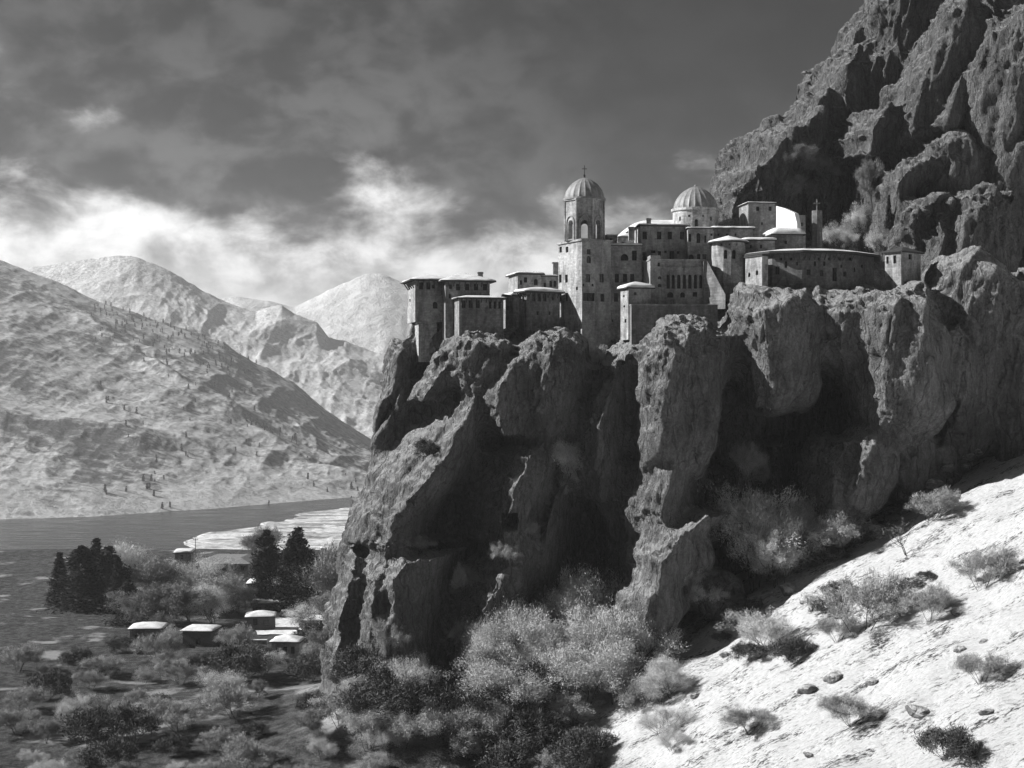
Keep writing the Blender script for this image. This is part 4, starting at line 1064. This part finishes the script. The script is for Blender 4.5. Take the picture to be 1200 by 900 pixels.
from mathutils.bvhtree import BVHTree
_dg = bpy.context.evaluated_depsgraph_get(); _dg.update()
_solid = [o for o in COL.objects if o.type == 'MESH' and o.get('kind') == 'structure' and o.name.split('.')[0] in ('cliff', 'rock_crag', 'hillside_ground', 'valley_bench')]
def _bvh(o):
    me = o.data; co_ = np.empty(len(me.vertices)*3); me.vertices.foreach_get('co', co_)
    return BVHTree.FromPolygons(co_.reshape(-1, 3).tolist(), [list(p.vertices) for p in me.polygons])
BV = [_bvh(o) for o in _solid]
def hit(px, py):
    d = Vector(((px-600)/F, 1, (450-py)/F)).normalized(); best = None
    for b_ in BV:
        h = b_.ray_cast(Vector((0, 0, 0)), d, 3000)
        if h[0] is not None and (best is None or h[3] < best[1]): best = (h[0], h[3])
    return best[0] if best else None
def down(x, y, z=200):
    best = -1e9
    for b_ in BV:
        h = b_.ray_cast(Vector((x, y, z)), Vector((0, 0, -1)), 600)
        if h[0] is not None: best = max(best, h[0].z)
    return best
rp = random.Random(5)
def plant(kind, name, label, cat, loc, H, wide=1., group=None, rz=None):
    tr, crn, H0 = PROTO[kind]; o = empty(name, loc, label, cat, group, rz if rz is not None else rp.uniform(0, 6.28))
    s = H/H0; o.scale = (s*wide, s*wide, s)
    for nm, me in (('trunk' if 'shrub' not in kind else 'stems', tr), ('crown', crn)):
        c = bpy.data.objects.new(nm, me); COL.objects.link(c); c.parent = o
    return o
def plant_px(kind, name, label, cat, px, pb, pt, wide=1., group=None):
    """foot seen at pb, top at pt; rooted where the ground or rock really is"""
    h = hit(px, pb)
    if h is None: print('no ground', px, pb); return
    H = (pb-pt)/F*h.y
    fw = .18*H if group and ('cliff' in group or 'crag' in group) else 0.
    return plant(kind, name, label, cat, (h.x, h.y+.1-fw, h.z-.1-fw*.25), H, wide, group)
def plant_bench(kind, name, label, cat, px, Y, pt, wide=1., group=None):
    x = (px-600)/F*Y; z = gz(x, Y); H = (450-pt)/F*Y-z
    return plant(kind, name, label, cat, (x, Y, z-.1), H, wide, group)

GV = 'leafless trees of the village grove'
for (px, Y, top, wd, k, lab) in (
    (160, 400, 636, 1.1, 'frost_a', 'tall frosted tree at the left end of the grove against the river'),
    (182, 372, 655, 1.2, 'grey_a', 'broad grey tree second from the left in the village grove'),
    (212, 380, 656, 1.1, 'frost_b', 'round frosted tree under the white-roofed hut'),
    (240, 362, 674, 1.1, 'grey_b', 'drooping grey tree in the middle of the grove'),
    (266, 366, 674, 1.05, 'frost_c', 'pale frosted tree in front of the long grey roof'),
    (198, 345, 684, 1.1, 'grey_a', 'dark grey tree at the front of the grove'),
    (282, 366, 690, .8, 'grey_b', 'small grey tree right of the grove beside the sagging shed'),
    (168, 352, 690, 1.2, 'grey_b', 'dim grey tree at the shaded lower left of the grove'),
    (228, 345, 690, 1.2, 'grey_a', 'dim grey tree in front of the grove above the timber shed'),
    (254, 352, 684, 1.1, 'frost_a', 'pale frosted tree at the front right of the grove'),
    (316, 450, 618, .8, 'grey_a', 'thin hazy tree standing behind the cypress on the meadow edge'),
    (142, 425, 640, .9, 'grey_b', 'grey tree behind the dark conifers at far left'),
    (378, 372, 660, 1., 'frost_a', 'frosted tree between the big pine and the cliff foot'),
    (391, 345, 640, .8, 'grey_a', 'grey tree leaning on the left cliff flank'),
    (374, 340, 700, 1.3, 'frost_b', 'low frosted tree over the stone outhouse'),
    (396, 320, 690, .9, 'grey_b', 'shaggy grey tree at the very foot of the cliff')):
    plant_bench(k, 'leafless_tree', lab, 'tree', px, Y, top-1, wd*1.18, GV)
GD = 'dark conifers at the village edge'
for (px, Y, top, wd, k, lab) in (
    (113, 380, 632, 1.15, 'spruce', 'black conifer at the left edge of the grove'),
    (126, 372, 641, 1.2, 'pine', 'bushy black conifer second from the left'),
    (138, 366, 655, 1.2, 'spruce', 'black conifer in front of the frosted tree'),
    (96, 372, 640, 1.2, 'pine', 'dark conifer just left of the black ones'),
    (70, 380, 648, 1.2, 'spruce', 'dark conifer standing further left over the river bank'),
    (150, 352, 680, 1.3, 'pine', 'squat dark conifer below the grove')):
    plant_bench(k, 'dark_conifer', lab, 'conifer', px, Y, top, wd*1.35, GD)
plant_bench('cypress', 'cypress_tree', 'slim black cypress left of the big pine', 'cypress', 313, 374, 622, 1.25)
plant_bench('pine', 'pine_tree', 'big dark pine with a narrow top standing over the yard', 'pine', 348, 372, 619, 1.25)
plant_bench('pine', 'pine_tree', 'lower dark pine crowding the right side of the big pine', 'pine', 364, 368, 645, 1.45)
plant_bench('spruce', 'pine_tree', 'dark pine filling the left side of the big pine', 'pine', 336, 370, 652, 1.6)
plant_bench('pine', 'pine_tree', 'small round pine on the horizon of the long grey roof', 'pine', 270, 470, 648, 1.4)
GB = 'shrubs around the village yard'
for (px, pb, pt, wd, k, lab) in (
    (270, 764, 730, 1., 'shrub_a', 'round pale shrub below the sagging shed'),
    (200, 782, 762, 1.4, 'shrub_b', 'wide grey shrub left of the timber shed'),
    (352, 752, 738, 1.3, 'dark_shrub', 'low dark shrub right of the yard'),
    (300, 775, 755, 1.4, 'dark_shrub', 'low dark shrub under the pale round one'),
    (360, 786, 764, 1.2, 'dark_shrub', 'wide dark shrub in front of the yard'),
    (375, 778, 752, 1.2, 'shrub_a', 'grey shrub near the cliff foot'),
    (240, 778, 764, 1.5, 'dark_shrub', 'dark shrub hugging the timber shed'),
    (150, 765, 745, 1.5, 'dark_shrub', 'dark spreading shrub at lower left'),
    (120, 790, 765, 1.4, 'shrub_a', 'grey shrub at the far lower left')):
    plant_px(k, 'yard_shrub', lab, 'shrub', px, pb, pt, wd, GB)
rp3 = random.Random(19)
for i in range(44):      # scrub along the foot of the cliff
    px = rp3.uniform(390, 800); py = rp3.uniform(800, 925)
    plant_px(rp3.choice(['shrub_a', 'shrub_b', 'dark_shrub', 'frost_b', 'dark_shrub', 'frost_a']), 'foot_shrub', 'scrubby bush on the dark ground right at the foot of the cliff', 'shrub', px, py, py-rp3.uniform(22, 60), rp3.uniform(1., 1.4), 'scrub at the foot of the cliff')
rp2 = random.Random(9)
pos = []
for i in range(46):      # further shrubs on the valley bench in front of the village
    for _ in range(40):
        px = rp2.uniform(0, 400); py = rp2.uniform(775, 930)
        if all((px-a)**2+(py-c)**2*2 > 900 for a, c in pos): break
    pos.append((px, py)); big = rp2.uniform(18, 44)
    plant_px(rp2.choice(['shrub_a', 'shrub_b', 'dark_shrub', 'grey_a', 'frost_b', 'dark_shrub']), 'bench_shrub', 'grey winter shrub on the dark ground below the village', 'shrub', px, py, py-big, rp2.uniform(1., 1.4), 'winter shrubs below the village')

GC = 'bushes growing on the cliff face'
CB = [(655, 566, 512, 1.1, 'frost_a', 'large frosted bush on the ledge in the middle of the cliff'), (672, 585, 545, .9, 'frost_b', 'smaller frosted bush hanging right below the middle ledge bush'),
 (490, 646, 622, 1.6, 'shrub_a', 'grassy bush on the left ledge of the cliff'), (515, 640, 618, 1.2, 'shrub_b', 'low bush at the right end of the left ledge'),
 (462, 764, 722, .8, 'shrub_a', 'round bush low on the left buttress'), (545, 694, 656, .6, 'shrub_b', 'slim bush in the dark cleft'), (597, 660, 632, 1., 'shrub_a', 'bush on the ridge below the square cave'),
 (545, 758, 722, .7, 'shrub_a', 'bush at the bottom of the dark cleft'), (500, 535, 512, 1., 'dark_shrub', 'dark bush on the sunlit left ridge'), (700, 425, 402, .6, 'shrub_a', 'small bush beneath the bell tower base'),
 (752, 372, 358, .6, 'dark_shrub', 'tiny bush beside the low turret wall'), (620, 628, 606, .9, 'shrub_b', 'bush beside the square cave mouth')]
for (px, pb, pt, wd, k, lab) in CB: plant_px(k, 'cliff_bush', lab, 'bush', px, pb, pt, wd, GC)
GT = 'frosted trees at the foot of the cliff'
for (px, Y, pt, wd, k, lab) in (
 (588, 236, 722, 1., 'frost_a', 'frosted tree at the left end of the thicket under the cliff'), (606, 238, 700, .95, 'frost_c', 'frosted tree second from the left in the thicket'),
 (628, 237, 706, 1., 'frost_b', 'frosted tree in the left middle of the thicket'), (650, 240, 686, .9, 'frost_a', 'tall frosted tree left of the tallest one in the thicket'),
 (676, 241, 664, .8, 'frost_c', 'tallest frosted tree of the thicket under the cliff'), (700, 238, 676, .85, 'frost_b', 'frosted tree right of the tallest one in the thicket'),
 (724, 234, 706, .95, 'frost_a', 'frosted tree at the right end of the thicket by the boulders'), (640, 231, 738, 1.2, 'frost_c', 'low frosted tree at the front left of the thicket'),
 (684, 230, 730, 1.2, 'frost_b', 'low frosted tree at the front middle of the thicket'), (722, 228, 742, 1.2, 'frost_c', 'low frosted tree at the front right of the thicket'),
 (600, 229, 752, 1.2, 'frost_b', 'low frosted tree at the very front left of the thicket'), (572, 233, 748, 1.1, 'grey_a', 'dull grey tree in the shade left of the thicket')):
    plant_bench(k, 'frosted_tree', lab, 'tree', px, Y, pt, wd, GT)
GR = 'trees and bushes between cliff and snow slope'
for (px, pb, pt, wd, k, lab) in (
 (880, 684, 560, .85, 'frost_a', 'large frosted tree against the dark rock above the snow slope'), (868, 572, 516, .8, 'grey_a', 'dim tangled tree clinging to the rock above the large frosted tree'),
 (944, 655, 572, .8, 'frost_c', 'frosted tree with a dark leaning trunk on the edge of the snow slope'), (912, 684, 614, .8, 'frost_b', 'smaller frosted tree left of the leaning trunk'),
 (829, 712, 672, .9, 'shrub_a', 'small pale bush at the lower left rim of the snow slope'), (803, 692, 652, .9, 'frost_b', 'round frosted bush above the boulder'),
 (855, 655, 628, .9, 'grey_b', 'grey bush under the large frosted tree'), (988, 640, 594, 1.3, 'shrub_b', 'wide grey bush at the top edge of the snow slope'),
 (966, 650, 608, 1., 'grey_a', 'grey bush between the leaning tree and the wide bush'), (890, 672, 652, 1., 'dark_shrub', 'dark low bush at the slope edge'), (840, 695, 672, 1.2, 'dark_shrub', 'dark bush in the shade beside the boulder')):
    plant_px(k, 'slope_edge_tree', lab, 'tree' if 'tree' in lab.split(' ')[:4] else 'bush', px, pb, pt, wd, GR)
GS = 'winter shrubs on the snow slope'
for (px, pb, pt, wd, k, lab) in (
 (1008, 744, 672, 1.25, 'shrub_a', 'largest grey shrub spreading over the middle of the snow slope'), (982, 752, 718, 1.2, 'shrub_b', 'lower grey shrub joined to the left of the largest one'),
 (903, 768, 712, 1.1, 'frost_b', 'pale twiggy tree near the bottom of the snow slope'), (930, 775, 745, 1.3, 'dark_shrub', 'dark round shrub right of the pale twiggy tree'),
 (882, 775, 752, 1.3, 'dark_shrub', 'dark shrub left of the pale twiggy tree'), (1088, 612, 570, 1.1, 'shrub_a', 'grey shrub at the upper right of the snow slope'),
 (1064, 650, 606, 1., 'bare', 'bare small tree with a bent dark stem on the snow slope'), (1090, 726, 682, 1.1, 'shrub_b', 'grey shrub at the right edge of the snow slope'),
 (968, 722, 700, 1.4, 'dark_shrub', 'dark creeping shrub left of the largest grey shrub'), (985, 700, 680, 1.4, 'dark_shrub', 'dark creeping shrub above the largest grey shrub'),
 (875, 722, 700, 1.5, 'dark_shrub', 'dark mossy bush on the left of the snow slope'), (858, 712, 694, 1.4, 'shrub_b', 'pale low bush on the left rim of the snow slope'),
 (980, 657, 642, 1.7, 'dark_shrub', 'flat dark bush below the wide grey bush'), (1068, 690, 675, 1.5, 'dark_shrub', 'dark tuft below the bare small tree'), (1085, 680, 668, 1.4, 'dark_shrub', 'dark tuft at the right of the bare small tree'),
 (822, 735, 725, 1.5, 'dark_shrub', 'small dark tuft near the lower left of the slope'), (845, 752, 740, 1.4, 'dark_shrub', 'small dark tuft in the white lower slope'), (1150, 690, 640, 1.1, 'shrub_a', 'grey shrub on the far right of the slope'),
 (1150, 800, 760, 1.2, 'shrub_b', 'grey shrub low on the far right of the slope'), (1000, 850, 810, 1.3, 'shrub_a', 'grey shrub low in the middle of the slope'), (880, 860, 825, 1.3, 'shrub_b', 'grey shrub at the lower left of the slope'), (1110, 890, 850, 1.3, 'dark_shrub', 'dark shrub at the bottom right of the slope')):
    plant_px(k, 'slope_shrub', lab, 'shrub', px, pb, pt, wd, GS)
GK = 'trees growing against the crag'
for (px, pb, pt, wd, k, lab) in (
 (1020, 240, 185, .6, 'grey_a', 'tall pale tree high in the gully of the crag'), (1018, 290, 235, .7, 'frost_a', 'pale tree low in the gully behind the curved range'), (1030, 300, 262, .9, 'frost_b', 'pale tree right of the gully beside the rocks'),
 (978, 292, 258, 1.1, 'frost_b', 'frosted bush behind the curved range right of the cross'), (995, 294, 268, 1., 'frost_a', 'frosted bush behind the middle of the curved range'), (960, 215, 180, 1., 'grey_a', 'grey scrub high on the left crag'),
 (918, 238, 204, 1., 'grey_b', 'grey scrub above the square keep'), (945, 244, 208, 1., 'grey_a', 'grey scrub on the crag right of the keep'), (930, 200, 170, 1.2, 'grey_b', 'grey scrub near the top of the left crag'),
 (1004, 280, 225, .8, 'spruce', 'dark evergreen in the shade of the gully'), (985, 262, 226, .8, 'spruce', 'dark evergreen left of the gully under the crag'), (1040, 268, 228, .8, 'spruce', 'dark evergreen right of the gully')):
    plant_px(k, 'crag_tree', lab, 'tree', px, pb, pt, wd, GK)
# tiny conifers on the snowy hillside
tiny = []
for sd in (71, 72, 73):
    rs = np.random.default_rng(sd); C = []; D = []
    for i in range(60):
        tt_ = rs.uniform(.05, 1); Rr = 2.6*(1.03-tt_); a = rs.uniform(0, 6.28); C.append([math.cos(a)*Rr*rs.uniform(.3, 1), math.sin(a)*Rr*rs.uniform(.3, 1), 12*tt_]); D.append([math.cos(a), math.sin(a), -.2])
    V = tri_cloud(np.array(C), np.array(D), 3.2, .8, rs, .3)
    tiny.append(cloud_mesh('hillside_conifer', V, M_PINE))
rs = np.random.default_rng(77); cnt = 0
zones = [((107, 300), (365, 470), 190, 'band'), ((285, 350), (488, 520), 24, 'line'), ((107, 240), (480, 560), 34, 'low'), ((240, 430), (500, 560), 24, 'low')]
HPX = 600+HX/HY*F; HPY = 450-HZ/HY*F
for (xa, xb), (ya, yb), num, kd in zones:
    k = 0; tries = 0
    while k < num and tries < 4000:
        tries += 1
        px = rs.uniform(xa, xb); ridge_y = np.interp(px, [r[0] for r in HR], [r[1] for r in HR])
        if kd == 'band': py = ridge_y+abs(rs.normal(16, 22))
        elif kd == 'line': py = np.interp(px, [285, 350], [490, 520])+rs.normal(0, 2.)
        else: py = rs.uniform(ridge_y+60, 600)
        if kd == 'low' and vnoise(np.array([[px/22., py/22., 3.]]), 9)[0] < .15: continue
        i = np.argmin((HPX-px)**2+(HPY-py)**2+(HT > 1.0)*1e6)
        o = bpy.data.objects.new('hillside_conifer', tiny[cnt % 3]); COL.objects.link(o)
        o.location = (HX[i]+rs.normal(0, 3), HY[i], HZ[i]-1.); s = rs.uniform(.4, .85); o.scale = (s*1.1, s*1.1, s); o.rotation_euler = (0, 0, rs.uniform(0, 6.28))
        tag(o, 'tiny dark conifer dotted on the snowy hillside across the river', 'conifer', 'conifers dotted over the snowy hillside'); cnt += 1; k += 1

# boulders lying on the slope, mostly along its upper rim
import bmesh
rb = np.random.default_rng(15); BO = []
M_BOULDER = rock_mat('slope boulder rock', .26, .7, .45, .85, .8)
for k in range(4):
    v, f = ico(3); w1, w2, wi = worley(v*1.1+k*5, 3+k)
    n = fbm(v*1.6+k*9, 4, 71); q = v*(1+.32*n[:, None]+.25*(wi[:, None]-.5)); q[:, 2] *= .62
    me = bpy.data.meshes.new('boulder'); me.from_pydata(q.tolist(), [], f); me.materials.append(M_BOULDER); me.update(); BO.append(me)
for i in range(70):
    if i < 42:
        px = rb.uniform(765, 1150); t_ = (px-770)/323.; py = 772-212*t_+rb.uniform(-2, 24)
    else: px = rb.uniform(800, 1190); py = rb.uniform(640, 900)
    h = hit(px, py)
    if h is None or h.y > 262: continue
    s_ = rb.uniform(.3, 1.)**1.5*(2.2 if i < 42 else 1.5)
    o = bpy.data.objects.new('boulder', BO[i % 4]); COL.objects.link(o); o.location = (h.x, h.y, h.z-s_*.12); o.scale = (s_*rb.uniform(.8, 1.5), s_, s_*rb.uniform(.7, 1.1)); o.rotation_euler = (0, R(-20), rb.uniform(0, 6.28))
    tag(o, 'grey boulder half sunk in the snow slope', 'boulder', 'boulders scattered over the snow slope')
